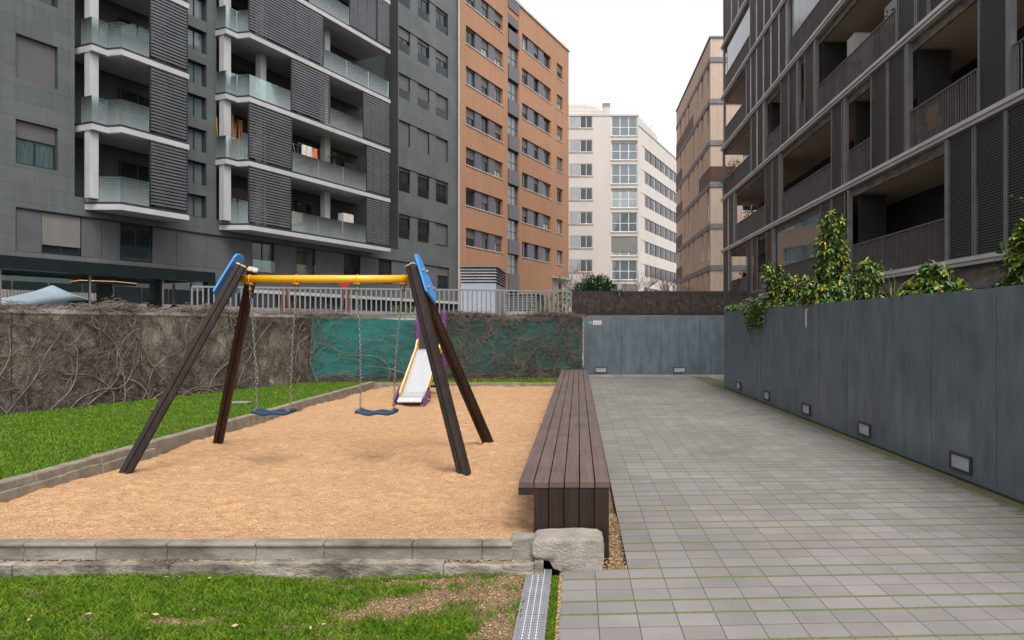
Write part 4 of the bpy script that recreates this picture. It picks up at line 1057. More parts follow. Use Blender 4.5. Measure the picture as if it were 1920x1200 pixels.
# slabs
def slab_outline(a, b, s0):
    return [(a, 1.05), (a, -.68), (s0 - .12, -.68), (s0, -1.3), (b, -1.3), (b, 1.05)]
for k in range(7):
    z = ZF[k]
    for a, b, s0, bay in ((-6.8, -3.13, -6.08, 0), (-.76, 10.52, 0., 1)):
        o = slab_outline(a, b, s0)
        if k == 0: o = [(s0 - .55, .02), (s0, -1.3), (b, -1.3), (b, .02)]
        m_ = MB(); m_.prism(o, .215, 0, Matrix.Translation((0, 0, z - .235)))
        s_ = m_.build('balcony_slab', 'white', lb)
        o2 = [(x + (.02 if i in (1, 2) else 0), y + (.03 if y < 0 else 0)) for i, (x, y) in enumerate(o)]
        MB().prism(o2, .09, 0, Matrix.Translation((0, 0, z - .018))).build('slab_trim', 'trim', s_)
        if k: MB().prism([(x * .999, y + (.06 if y < 0 else -.01)) for x, y in o], .02, 0, Matrix.Translation((0, 0, z - .257))).build('soffit', 'soffit', s_)
# white columns
for k in range(6):
    z0 = ZF[k] + .075; z1 = ZF[k + 1] - .26
    for x0, x1, y0, y1 in ((-6.76, -6.42, -.5, -.2), (-.71, -.32, -.5, -.2), (1.55, 1.9, -.35, -.02), (6.0, 6.4, -.35, -.02)):
        MB().box(x0, x1, y0, y1, z0 if k or x0 > 0 else 6.46, z1).build('column', 'white', lb)
def glass_run(pts, z, h=1.02):
    g = MB()
    for (a, b) in zip(pts[:-1], pts[1:]):
        d = Vector((b[0] - a[0], b[1] - a[1], 0)); L = d.length; d.normalize(); n = Vector((-d.y, d.x, 0)) * .006
        nseg = max(1, round(L / 1.9))
        for i in range(nseg):
            p = Vector((a[0], a[1], 0)) + d * (L * i / nseg + .008); q = Vector((a[0], a[1], 0)) + d * (L * (i + 1) / nseg - .008)
            c = [p - n, q - n, q + n, p + n]
            g.add([(v.x, v.y, z + .03) for v in c] + [(v.x, v.y, z + h) for v in c], [(0, 1, 5, 4), (1, 2, 6, 5), (2, 3, 7, 6), (3, 0, 4, 7), (4, 5, 6, 7)])
    return g.build('glass_railing', 'frost', lb)
def scr(a, b, z, posts):
    return louvre(lb, a, b, z + .08, z + 2.72, -1.27, .135, .078, .06, 'slat_grey', 'frame_dark', posts, .05)
for k in range(6):
    z = ZF[k] + .05
    pts = [(-6.77, -.02), (-6.77, -.64), (-6.17, -.64), (-6.05, -1.25), (-4.9, -1.25)]
    if k == 0: pts = [(-6.6, .0), (-6.05, -1.25), (-4.9, -1.25)]
    glass_run(pts, z); scr(-4.88, -3.18, z, 1)
L_SC = {0: [(0, 2.62, 2), (8.32, 10.48, 2)], 1: [(0, 2.68, 2), (8.35, 10.48, 2)], 2: [(2.62, 5.35, 2), (8.05, 10.48, 2)], 3: [(.02, 4.88, 4)], 4: [(0, 3.8, 3), (6.92, 9.25, 2), (9.32, 10.48, 1)], 5: [(2, 5, 2), (8, 10.48, 2)]}
L_GL = {0: [(2.66, 8.3)], 1: [(2.72, 8.33)], 2: [(.05, 2.6), (5.38, 8.03)], 3: [(4.92, 10.4)], 4: [(3.84, 6.9)], 5: [(0, 2), (5, 8)]}
for k in range(6):
    z = ZF[k] + .05
    pts = [(-.73, -.02), (-.73, -.64), (-.1, -.64), (0.02, -1.25)]
    if k == 0: pts = [(-.5, .0), (.02, -1.25)]
    glass_run(pts, z)
    for a, b, n in L_SC[k]: scr(a, b, z, n)
    for a, b in L_GL[k]: glass_run([(a, -1.25), (b, -1.25)], z)
    if k == 3: glass_run([(10.4, -1.25), (10.4, -.1)], z)
# ground floor: rose base, dark shop glazing, pale lintel
MB().box(-12, 20, -.16, -.02, 0, 2.45).build('base_wall', 'pinkwall', lb)
g = MB()
for i in range(26): g.box(-11.5 + i * 1.2, -11.5 + i * 1.2 + 1.08, -.12, -.03, 2.5, 3.12)
g.build('shop_glazing', 'glass', lb)
MB().box(1, 20, -.3, -.01, 3.15, 3.32).build('lintel', 'coping', lb)
g = MB()
for i in range(60): g.box(-11.6 + i * .53, -11.6 + i * .53 + .26, -.175, -.161, .5, 2.0)
g.build('base_slots', 'black', lb)

def local_pt(o, x, y, z):
    c, s_ = math.cos(o.rotation_euler.z), math.sin(o.rotation_euler.z)
    return (o.location.x + c * x - s_ * y, o.location.y + s_ * x + c * y, o.location.z + z)
# things left on the balconies
def rosette(mb, c, n, L, w, droop, mi=0, seed=0, up=.9):
    r = random.Random(seed)
    for i in range(n):
        a = 2 * math.pi * i / n * 2.4 + r.uniform(-.3, .3); e = r.uniform(.15, up * 1.45); d = Vector((math.cos(a), math.sin(a), 0)); s = Vector((-math.sin(a), math.cos(a), 0)); l = L * r.uniform(.6, 1.1); pts = []
        for k in range(5):
            t = k / 4; h = math.sin(e) * l * t - droop * l * t * t; x = math.cos(e) * l * t
            ww = w * (.5 + 1.2 * t if t < .4 else 1.1 * (1 - t) ** .8 + .02)
            p = Vector(c) + d * x + Vector((0, 0, h)); pts.append((p - s * ww, p + s * ww))
        for k in range(4): mb.quad(tuple(pts[k][0]), tuple(pts[k][1]), tuple(pts[k + 1][1]), tuple(pts[k + 1][0]), mi)
p = local_pt(lb, 6.15, -.85, ZF[1] + .07)
t = thing('palm_plant', 'tall spiky potted palm on the grey block balcony behind glass', 'plant', p)
MB().tube([(0, 0, 0), (0, 0, .38)], [.16, .2], 12).build('pot', 'pot', t); MB().tube([(0, 0, .38), (.02, 0, 1.55)], [.06, .04], 8).build('trunk', 'bark', t)
m_ = MB(); rosette(m_, (.02, 0, 1.5), 60, .8, .035, .5, 0, 3); m_.build('fronds', 'lf_mid', t)
def towel(x, z, w, h, mat, label):
    p = local_pt(lb, x, -1.16, z); n = 8; vs = []
    for i in range(n + 1):
        for k in range(3): vs.append((w * i / n, .02 * math.sin(i * 1.7 + k), -h * k / 2))
    fs = [(i * 3 + k, i * 3 + 3 + k, i * 3 + 4 + k, i * 3 + 1 + k) for i in range(n) for k in range(2)]
    o = MB().add(vs, fs).build('laundry', mat); o.location = p; o.rotation_euler.z = LA
    md = o.modifiers.new('cloth', 'SOLIDIFY'); md.thickness = .012
    tag(o, label, 'laundry')
towel(3.45, ZF[1] + 1.62, .75, .52, 'fabric_w', 'pale cloth hung to dry on a balcony of the grey block')
towel(4.25, ZF[1] + 1.6, .3, .52, 'fabric_o', 'small orange cloth hung to dry beside a pale one')
p = local_pt(lb, 3.3, -1.15, ZF[1] + .1); t = thing('clothes_rack', 'thin metal clothes rack holding two cloths on a balcony', 'clothes rack', p, LA)
m_ = MB(); m_.tube([(-.1, 0, 1.53), (1.5, 0, 1.53)], .012, 6); m_.tube([(-.1, .35, 1.53), (1.5, .35, 1.53)], .012, 6); m_.build('bar', 'galv', t)
m_ = MB(); m_.tube([(-.1, 0, 1.53), (.1, .35, .0)], .012, 6); m_.tube([(1.5, .0, 1.53), (1.3, .35, 0)], .012, 6); m_.tube([(-.1, .35, 1.53), (.1, 0, .0)], .012, 6); m_.tube([(1.5, .35, 1.53), (1.3, 0, 0)], .012, 6); m_.build('leg', 'galv', t)
p = local_pt(lb, -.62, -.1, ZF[1] + .08); t = thing('bamboo_screen', 'row of dry bamboo canes standing on a balcony corner of the grey block', 'bamboo', p, LA)
r = random.Random(9); m_ = MB()
for i in range(17):
    x = -.05 + i * .085 + r.uniform(-.02, .02); m_.tube([(x, r.uniform(-.1, .1), 0), (x + r.uniform(-.06, .06), r.uniform(-.1, .1), r.uniform(1.9, 2.35))], r.uniform(.016, .028), 6)
m_.build('canes', 'bamboo', t); MB().box(-.1, 1.4, -.15, .15, 0, .3).build('planter', 'pot', t)
p = local_pt(lb, 6.85, -.7, ZF[0] + .08)
t = thing('cabinet', 'white balcony cabinet beside the white column of the grey block', 'cabinet', p, LA)
MB().box(0, .85, -.2, .2, 0, 1.55).build('body', 'white', t, bevel=.02); MB().box(.03, .41, -.215, -.2, .05, 1.5).build('door', 'fabric_w', t); MB().box(.44, .82, -.215, -.2, .05, 1.5).build('door', 'fabric_w', t)

# ---------------------------------------------------------------- orange brick block
OO = (LO[0] + .1 * .9245, LO[1] - .1 * .3812)
ob = thing('brick_block', 'tall orange brick apartment block with mauve grey window bands', 'building', (*OO, 0), LA)
u0, u1, ztop = 20.12, 40.95, 29.6
holes = []; W_ = []
for k in range(8):
    z = 7.65 + 3.075 * k
    if k < 8: holes.append((21.15, 27.0, z, z + 1.36, .32))
    holes.append((30.5, 36.6, z + .0, z + 1.36, .32)); holes.append((38.0, 39.45, z, z + 1.38, .3))
holes = [h for h in holes if h[3] < 29]
holes.append((27.85, 29.85, 4.3, 28.15, .3)); holes.append((37.1, 39.2, 4.0, 6.2, .5))
mb = MB(); wall_holes(mb, u0, u1, 0, ztop, holes, 0, .3)
mb.quad((u1, 0, 0), (u1, 11, 0), (u1, 11, ztop), (u1, 0, ztop)); mb.quad((u0, 0, 0), (u0, 0, ztop), (u0, 11, ztop), (u0, 11, 0)); mb.quad((u0, 0, ztop), (u1, 0, ztop), (u1, 11, ztop), (u0, 11, ztop))
mb.quad((u0, 11, 0), (u0, 11, ztop), (u1, 11, ztop), (u1, 11, 0))
wl = mb.build('wall', 'orange', ob)
MB().box(u0 + .1, u1 - .1, .9, 10.9, .1, ztop - .1).build('core', 'black', ob)  # black box added to stop light behind the panes
cp = MB(); cp.box(u0, u1 + .12, -.12, .25, ztop + .003, ztop + .16); cp.build('coping', 'coping', ob)
pn = MB(); sill = MB(); r = random.Random(4)
for k in range(8):
    z = 7.65 + 3.075 * k; z1 = z + 1.36
    if z1 > 29: continue
    for segs in (((21.16, 22.62, 1), (22.64, 23.6, 0), (23.62, 24.72, 1), (24.74, 25.76, 0), (25.78, 26.98, 1)), ((30.51, 31.75, 1), (31.77, 33.05, 0), (33.07, 34.0, 1), (34.02, 35.15, 0), (35.17, 36.58, 1))):
        for a, b, w in segs:
            if w: window(ob, a, b, z + .01, z1 - .01, .24, r.choice(('glass', 'glass', 'glass', 'curtain_dim', 'glass', 'curtain')), r.choice((.0, .15, .55, .5, .1, .35)), 'shut', mull=1)
            else: pn.box(a, b, .10, .3, z + .012, z1 - .012)
    window(ob, 38.02, 39.43, z + .01, z1, .22, r.choice(('glass', 'curtain')), r.choice((0, .2, .5, .9)), 'shut')
    for a, b in ((21.05, 27.1), (30.4, 36.7), (37.9, 39.55)): sill.box(a, b, -.05, .05, z - .07, z - .004)
pn.each('window_panel', 'purple_panel', ob); sill.each('sill', 'coping', ob)
for k in range(9):                                           # stair window strip
    z = 4.3 + 3.07 * k - 2.1 + .9
    zz = 5.95 + 2.985 * k
    if zz + 1.9 < 28.15:
        window(ob, 27.88, 29.82, zz, zz + 1.75, .2, 'glass_sky', 0, mull=1, transom=.42)
pn = MB(); z = 4.32
for k in range(9):
    zz = 5.95 + 2.985 * k; a = 4.32 if k == 0 else zz - 1.22
    if k: pn.box(27.87, 29.83, -.08, .2, zz - 1.225, zz - .01)
    else: pn.box(27.87, 29.83, -.08, .2, 4.5, zz - .01)
pn.box(27.87, 29.83, .0, .2, 27.35, 28.13)
pn.each('stair_panel', 'purple_panel', ob)
MB().box(36.9, 41.2, -.35, -.01, 6.2, 6.38).build('canopy', 'white', ob)
MB().box(37.1, 38.9, .2, .25, 4.0, 6.2).build('gate_panel', 'shut_white', ob); MB().box(39.25, 40.94, -.03, -.005, 0, 6.19).build('white_pier', 'white', ob)
for i, (u, w, h) in enumerate(((31.2, 1.0, 1.35), (35.9, 1.0, 1.3), (39.0, .55, .8))):
    c = MB(); c.box(u, u + w, 1.2, 1.9, ztop, ztop + h); c.box(u - .08, u + w + .08, 1.1, 2.0, ztop + h + .003, ztop + h + .1)
    c.build('chimney', 'band', ob)
m_ = MB(); m_.box(27.2, 29.0, 1.2, 2.2, ztop, ztop + 1.9); m_.build('roof_box', 'conc_cap', ob)
MB().tube([(20.06, -.06, .0), (20.06, -.06, 27.)], .06, 8).build('downpipe', 'coping', ob)

# ---------------------------------------------------------------- cream block at the back
WX0, WX1, WY = -2.2, 7.55, 86.7
wb = thing('cream_block', 'cream rendered apartment block with glazed bays at the end of the street', 'building', (WX1, WY, 0))
# front part: local x from WX0-WX1 (negative) to 0
fx0 = WX0 - WX1
holes = []
zs = [3.0 * k + 5.35 for k in range(8)]
for z in zs:
    holes.append((-8.6, -5.75, z - .05, z + 1.5, .25)); holes.append((-3.4, -.13, z - 1.05, z + 1.42, .3))
mb = MB(); wall_holes(mb, fx0 - 6, 0, 0, 27.8, holes, 0, .25)
d = Vector((.3812, .9245, 0)); L2 = 34.
# side wing along the street direction, slightly lower
mb.quad((fx0 - 6, 0, 27.8), (0, 0, 27.8), (0, 9, 27.8), (fx0 - 6, 9, 27.8)); mb.quad((0, 0, 0), (3.4, 9, 0), (3.4, 9, 27.8), (0, 0, 27.8))
mb.build('wall', 'cream', wb)
MB().box(fx0 - 5.9, -.3, .8, 8.9, .1, 27.7).build('core', 'black', wb)  # dark inner box added so no daylight comes through
MB().box(fx0 - 6, .06, -.06, .3, 27.803, 28.0).build('coping', 'coping', wb)
r = random.Random(12)
for i, z in enumerate(zs):
    MB().box(-8.58, -7.32, .02, .06, z - .03, z + 1.48).build('shutter', 'grey_shut', wb)
    window(wb, -7.30, -5.77, z - .03, z + 1.48, .06, 'glass', 0, fr='white_frame', mull=1, fw=.06)
    st = i
    f_ = window(wb, -3.38, -.15, z - 1.03, z + 1.40, .1, ('curtain', 'glass_sky', 'curtain', 'glass_sky', 'curtain', 'glass_sky', 'glass_sky', 'glass_sky')[i], (.45, 0, .8, 0, .12, 0, .15, 0)[i] or 0, 'shut_lt', 'white_frame', 2, .45, .09)
sl_ = MB()
for z in zs: sl_.box(-8.7, -5.65, -.08, .02, z - .13, z - .054); sl_.box(-3.5, -.05, -.08, .02, z - 1.13, z - 1.054)
sl_.each('sill', 'cream_dirty', wb)
wing = thing('cream_wing', '', '', (0, 0, 0))
for k in ('label', 'category'):
    if k in wing: del wing[k]
wing.parent = wb; wing.rotation_euler.z = math.atan2(d.y, d.x)
holes = [(.5, L2 - .5, 3.0 * k + 4.95, 3.0 * k + 6.5, .2) for k in range(7)]
mb = MB(); wall_holes(mb, 0.02, L2, 0, 26.6, holes, .02, .2); mb.quad((0.02, .02, 26.6), (L2, .02, 26.6), (L2, 9, 26.6), (.02, 9, 26.6)); mb.quad((L2, .02, 0), (L2, 9, 0), (L2, 9, 26.6), (L2, .02, 26.6))
mb.build('wing_wall', 'cream', wing)
sh_ = MB()
for k in range(7):
    z = 3.0 * k + 4.95; x = .52; n = 0
    while x < L2 - 1.6:
        w1 = 1.5; w2 = 1.0
        sh_.box(x, x + w1, .08, .12, z + .01, z + 1.54); x += w1 + .02
        if k < 7 and x < L2 - 1.6 and n < 13:
            g = MB(); g.box(x, x + w2, .14, .16, z + .02, z + 1.53); g.build('window', r.choice(('glass', 'glass_sky', 'glass')), wing)
        x += w2 + .02; n += 1
sh_.each('shutter', 'brown_win', wing)
m_ = MB(); m_.box(0, L2, -.06, .2, 26.603, 26.75); m_.build('wing_coping', 'coping', wing)
# roof: penthouse, chimney, rail, dish
m_ = MB(); m_.add([(-14, 3.5, 27.8), (-6.2, 3.5, 27.8), (-3.0, 8, 27.8), (-14, 8, 27.8), (-14, 3.5, 30.4), (-6.2, 3.5, 30.4), (-3.0, 8, 30.4), (-14, 8, 30.4)], [(0, 1, 5, 4), (1, 2, 6, 5), (2, 3, 7, 6), (3, 0, 4, 7), (4, 5, 6, 7)]); m_.build('penthouse', 'cream', wb)
c = MB(); c.box(-4.35, -3.45, 3, 4, 27.8, 30.0); ch = c.build('chimney', 'cream_dirty', wb); MB().box(-4.4, -3.4, 2.95, 4.05, 30.0, 30.4).build('chimney_cap', 'band', ch)
rl = MB()
for z in (28.5, 28.95): rl.tube([(-13, .2, z), (-.3, .2, z), (-.3, 4, z)], .03, 4)
for x in np.arange(-13, 0, 1.6): rl.tube([(x, .2, 28), (x, .2, 28.95)], .03, 4)
rl.build('roof_rail', 'steel_lt', wb)
dd = MB(); dd.sphere((-2.6, 2.2, 28.7), .5, .1, .55, 12, 8); dd.tube([(-2.6, 2.3, 28), (-2.6, 2.3, 28.7)], .04, 6); dd.build('satellite_dish', 'white_frame', wb)
an = MB()
for x, h in ((9, 2.6), (26, 1.6), (17, .9)): an.tube([(x, 1, 26.7), (x, 1, 26.7 + h)], .04, 4); an.tube([(x - .5, 1, 26.5 + h), (x + .5, 1, 26.5 + h)], .03, 4)
for x in np.arange(.5, 33, .8): an.box(x, x + .25, .05, .15, 26.75, 26.95)
an.build('aerial', 'steel', wing)

# ---------------------------------------------------------------- beige brick block on the right
BX, BY = 9.54, 50.0
bb = thing('beige_block', 'beige brick apartment block with grey floor bands and brown spandrels', 'building', (BX, BY, 0))
zb_ = [2.92 + 3.0 * k for k in range(7)]
# long face: built in a child turned so that local x runs away along the street
lf = thing('long_face', '', '', (0, 0, 0))
for k in ('label', 'category'):
    if k in lf: del lf[k]
lf.parent = bb; lf.rotation_euler.z = rad(90)                # x -> world Y, local y -> world -X, so front is +y
def side_box(mb, a, b, d0, d1, z0, z1, mi=0): mb.box(a, b, d0, d1, z0, z1, mi)
colsW = [(.55, 1.35), (2.9, 3.7), (4.9, 5.55), (7.0, 7.6), (9.4, 10.2), (11.6, 12.2), (14.2, 14.9)]
r = random.Random(23)
mb = MB(); hol = []
W2 = []
for k in range(7):
    z = 2.92 + 3.0 * (k - 0)
    if z + 2.65 > 22: continue
    for j, (a, b) in enumerate(colsW):
        if (j + k) % 5 == 3: continue
        full = r.random() < .55
        zz0 = z + .42 if full else z + 1.15
        hol.append((a, b, zz0, z + 2.65)); W2.append((a, b, zz0, z + 2.65, full))
mb2 = MB(); wall_holes(mb2, 0, 17.3, 0, 22.3, hol, 0, .22)
mb2.v = [(x, -y, z) for x, y, z in mb2.v]                    # reveals go towards -y (world +X)
mb2.build('side_wall', 'beige', lf)
for a, b, z0, z1, full in W2:
    f_ = MB(); f_.box(a + .01, b - .01, -.2, -.14, z0 + .01, z1 - .01); f_ = f_.build('window', r.choice(('frame_dark', 'shut_lt', 'shut')), lf)
    MB().box(a + .07, b - .07, -.138, -.128, z0 + (.95 if full else .08), z1 - .08 - (.6 if r.random() < .4 else 0)).build('pane', r.choice(('glass', 'glass_sky', 'curtain')), f_)
    if full: MB().box(a + .02, b - .02, -.05, -.04, z0 + .03, z0 + 1.).build('guard', 'frost', f_)
MB().box(.9, 11, .9, 17., .1, 22.2).build('core', 'black', bb)  # added black filling that shuts light out of the shell
bn = MB()
for k in range(0, 7): z = 2.92 + 3. * k; bn.box(-.03, 17.3, -.02, .05, z - .36 + .0, z + .0)
bn.build('floor_band', 'band', lf)
br_ = MB()
for a, b, k in ((-.0, 4.6, 3), (13.6, 17.3, 0), (13.6, 17.3, 1), (13.6, 17.3, 2), (13.6, 17.3, 3), (7.5, 17.3, 5), (13.6, 17.3, 4)):
    z = 2.92 + 3. * k; br_.box(a, b, -.01, .035, z + .004, z + 1.12)
br_.each('spandrel', 'brown_tile', lf)
MB().box(-.05, 17.35, -.3, .08, 22.303, 22.42).build('coping', 'band', lf)
# street front facing the camera
hol = []
for k in range(7):
    z = 2.92 + 3 * k
    if z > 20: continue
    hol.append((2.3, 3.7, z + .9, z + 2.5))
    hol.append((6.5, 8, z + .9, z + 2.5))
mb = MB(); wall_holes(mb, 0.0, 12, 0, 22.3, hol, 0, .22); mb.quad((0, 0, 22.3), (12, 0, 22.3), (12, 17.3, 22.3), (0, 17.3, 22.3)); mb.quad((0, 17.3, 0), (12, 17.3, 0), (12, 17.3, 22.3), (0, 17.3, 22.3)); mb.quad((12, 0, 0), (12, 17.3, 0), (12, 17.3, 22.3), (12, 0, 22.3))
mb.build('front_wall', 'beige', bb)
for h in hol: window(bb, h[0] + .01, h[1] - .01, h[2] + .01, h[3] - .01, .12, r.choice(('glass', 'curtain')), r.choice((0, .3, .6)), 'shut_lt', 'white_frame')
bn = MB()
for k in range(7): z = 2.92 + 3 * k; bn.box(-.05, 12, -.06, .02, z - .363, z - .003)
bn.build('floor_band', 'band', bb)
br_ = MB(); z = 2.92 + 9; br_.box(-.045, 9, -.04, .01, z + .007, z + 1.117); br_.build('spandrel', 'brown_tile', bb)
MB().box(-.08, 12, -.08, .3, 22.306, 22.425).build('coping', 'band', bb)
def flatten(e):
    """hand the children of a helper empty straight to its parent and drop it"""
    p = e.parent
    for ch in list(e.children):
        ch.parent = p; ch.rotation_euler.z = ch.rotation_euler.z + e.rotation_euler.z
    bpy.data.objects.remove(e)
flatten(wing); flatten(lf)

# ---------------------------------------------------------------- dark loggia block on the right
RX, RY = 8.47, 27.0
rb = thing('loggia_block', 'dark apartment block with deep concrete loggias and sliding louvre screens', 'building', (RX, RY, 0))
OFF = (0, -RY, 0)
ZR = [2.92 + 2.985 * k for k in range(8)]
Y0, Y1 = 9.2, 40.75
def yy(px): return RX * 1300. / (px - 1084.)
core = MB(OFF); core.box(2.05, 12, Y0, Y1, 0, 24.2); core.build('wall', 'dark_wall', rb)
for k in range(8):
    z = ZR[k]
    b = MB(OFF); b.box(.16, 2.04, Y0, Y1 - .02, z - .30, z + .02); sl_ = b.build('loggia_slab', 'conc_soffit', rb)
    b = MB(OFF); b.box(.10, .158, Y0, Y1 - .01, z - .36, z - .03); b.build('edge_beam', 'conc_stain', sl_)
    b = MB(OFF); b.box(-.10, .14, Y0, Y1 + .06, z - .015, z + .075); b.box(-.06, .09, Y0, Y1 + .04, z - .10, z - .018); b.box(-.02, .13, Y1 - .02, Y1 + .05, z - .10, z - .02); b.build('edge_channel', 'steel_lt', sl_)
def post(y, k, w=.10):
    b = MB(OFF); b.box(-.03, .11, y - w / 2, y + w / 2, ZR[k] + .078, ZR[k + 1] - .105); b.build('post', 'steel', rb)
def lv(a, b, k):
    ya, yb = sorted((yy(a), yy(b)))
    louvre(rb, ya + .01, yb - .01, ZR[k] + .08, ZR[k + 1] - .11, 0.0, .058, .0135, .03, 'slat_dark', 'steel', 0, .045, 0, 1, OFF)
    q = MB(OFF); q.box(.055, .065, ya + .05, yb - .05, ZR[k] + .08, ZR[k + 1] - .115); q.build('dark_backing', 'black', rb)  # black sheet added behind the slats to make their gaps dark
def dk(a, b, k):
    ya, yb = sorted((yy(a), yy(b)))
    m_ = MB(OFF); m_.box(.01, .05, ya + .03, yb - .03, ZR[k] + .08, ZR[k + 1] - .11); o = m_.build('louvre_screen', 'slat_solid', rb)
    f = MB(OFF); f.box(-.01, .06, ya, ya + .03, ZR[k] + .08, ZR[k + 1] - .11); f.box(-.01, .06, yb - .03, yb, ZR[k] + .08, ZR[k + 1] - .11); f.build('frame', 'steel_lt', o)
def op(a, b, k, part=True, mat=None, glass=None, door=True):
    ya, yb = sorted((yy(a), yy(b))); z = ZR[k]; m_ = MB(OFF)
    n = max(2, int((yb - ya) / .105))
    for i in range(n + 1):
        y = ya + .02 + (yb - ya - .04) * i / n; t_ = .007 if i % 8 else .016
        m_.box(.02, .05, y - t_, y + t_, z + .09, z + 1.06)
    m_.box(.01, .06, ya, yb, z + 1.06, z + 1.095); m_.box(.02, .05, ya, yb, z + .085, z + .11)
    ra = m_.build('bar_railing', 'bar', rb)
    if mat:
        q = MB(OFF); q.box(.07, .085, ya + .03, yb - .03, z + .1, z + 1.03); q.build('fabric_screen', mat, ra)
    if glass is not None:
        g = MB(OFF); n = max(2, int((yb - ya) / .8)); 
        for i in range(n): g.box(.09, .10, ya + (yb - ya) * i / n + .006, ya + (yb - ya) * (i + 1) / n - .006, z + 1.0, z + 2.6)
        g.build('loggia_glazing', glass, rb)
    if part:
        q = MB(OFF); q.box(.2, 1.05, yb - .05, yb, z + .02, z + 2.64)
        zz = z + .1
        while zz < z + 2.6: q.box(.22, 1.03, yb - .066, yb - .052, zz, zz + .04); zz += .075
        q.build('partition', 'slat_solid', rb)
    if door:
        yc = (ya + yb) / 2; w = min(1.5, (yb - ya) * .6)
        f = MB(OFF); f.box(1.99, 2.045, yc - w / 2, yc + w / 2, z + .03, z + 2.3); d_ = f.build('window', 'frame_dark', rb)
        g = MB(OFF); g.box(1.975, 1.988, yc - w / 2 + .06, yc - .03, z + .1, z + 2.22); g.box(1.975, 1.988, yc + .03, yc + w / 2 - .06, z + .1, z + 2.22); g.build('pane', 'glass_sky' if k == 0 else 'glass', d_)
# first floor
for a, b in ((2180, 2060), (2060, 1960), (1960, 1885), (1885, 1826), (1825, 1776), (1584, 1559), (1558, 1537), (1447, 1436), (1420, 1410), (1409, 1399)): lv(a, b, 0)
op(1775, 1597, 0, True, 'mat_brown'); op(1537, 1453, 0, False, 'mat_brown', 'glass_sky'); op(1435, 1422, 0, False); op(1398, 1369, 0, False, None, None, False)
for y in (1591, 1450, 1368, 1775.5): post(yy(y), 0)
dk(1366, 1356, 0)
# second floor
op(2150, 1898, 1, False); op(1830, 1705, 1); op(1631, 1590, 1); op(1556, 1466, 1, False, 'mat_brown'); op(1433, 1380, 1, False, 'mat_brown', None, False)
for a, b in ((1889, 1833), (1697, 1664), (1663, 1632), (1579, 1558), (1460, 1448), (1447, 1434)): lv(a, b, 1)
for y in (1893, 1702, 1584, 1463, 1378): post(yy(y), 1)
dk(1376, 1366, 1); dk(1365, 1355.5, 1)
# third floor
for a, b in ((2100, 1950), (1950, 1800), (1799, 1741), (1740, 1717), (1716, 1680), (1526, 1508), (1494, 1479), (1478, 1463)): lv(a, b, 2)
op(1679, 1533, 2); op(1507, 1498, 2, False); op(1461, 1437, 2); op(1406, 1359, 2, False, None, None, False)
for y in (1529, 1496, 1434, 1356): post(yy(y), 2)
dk(1431, 1420, 2); dk(1419, 1408, 2)
# fourth floor
op(1600, 1481, 3, False, None, 'curtain'); op(1398, 1360, 3, False, None, None, False)
for a, b in ((1474, 1461), (1460, 1446), (1445, 1432), (1431, 1419), (1418, 1408), (1407, 1399)): dk(a, b, 3)
for a, b in ((1900, 1760), (1760, 1680), (1680, 1601)): lv(a, b, 3)
for y in (1478, 1357.5): post(yy(y), 3)
# fifth and sixth floor
op(1405, 1360, 4, False, None, 'glass_sky', False)
for a, b in ((1466, 1447), (1446, 1433), (1432, 1419), (1418, 1406)): dk(a, b, 4)
for a, b in ((1700, 1560), (1560, 1467)): lv(a, b, 4)
op(1405, 1385, 5, False, None, None, False)
for a, b in ((1384, 1372), (1371, 1356), (1420, 1406), (1434, 1421), (1470, 1435)): dk(a, b, 5)
for a, b in ((1450, 1400), (1399, 1356)): dk(a, b, 6)
for k in (4, 5): post(yy(1357), k)
# ground floor: dark recess with columns, blue grey meter box
g = MB(OFF); 
for y in np.arange(11, 41, 5.2): g.box(.3, .7, y, y + .4, 0, 2.6)
g.box(1.9, 2.04, Y0, Y1, 0, 2.6); g.build('ground_floor', 'black', rb)
g = MB(OFF); g.box(-.35, .25, 14.15, 15.05, 1.72, 2.28); g.box(-.4, .25, 14.1, 15.1, 2.285, 2.42); g.build('meter_box', 'panel_grey', rb)
g = MB(OFF); g.box(.1, .16, Y0, Y1, 2.42, 2.56); g.build('lower_beam', 'conc_stain', rb)

# things on the loggias
def leafball(mb, c, rx, ry, rz, n, L, W, seed, mats=1, down=0.):
    r = random.Random(seed)
    for i in range(n):
        a = r.uniform(0, 6.28); q = r.uniform(-1, 1); s_ = math.sqrt(1 - q * q); k = r.random() ** .4
        p = Vector((c[0] + rx * s_ * math.cos(a) * k, c[1] + ry * s_ * math.sin(a) * k, c[2] + rz * q * k))
        d = Vector((s_ * math.cos(a) + r.uniform(-.6, .6), s_ * math.sin(a) + r.uniform(-.6, .6), q * .6 + r.uniform(-.4, .7) - down)).normalized()
        leaf(mb, p, d, L * r.uniform(.6, 1.2), W * r.uniform(.7, 1.2), r.randrange(mats), r)
def leaf(mb, p, d, L, W, mi, r, fold=.25):
    s = d.cross(Vector((r.uniform(-.4, .4), r.uniform(-.4, .4), 1))); 
    if s.length < .05: s = Vector((1, 0, 0))
    s.normalize(); n = s.cross(d).normalized()
    b = p + d * L; m1 = p + d * L * .35; m2 = p + d * L * .7 - n * (-.05 * L)
    f = n * (W * fold)
    v = [p, m1 + s * W * .5 + f, m2 + s * W * .42 + f, b - n * L * .12, m2 - s * W * .42 + f, m1 - s * W * .5 + f, m1, m2]
    mb.add([tuple(x) for x in v], [(0, 6, 1), (1, 6, 7, 2), (2, 7, 3), (0, 5, 6), (5, 4, 7, 6), (4, 3, 7)], mi)
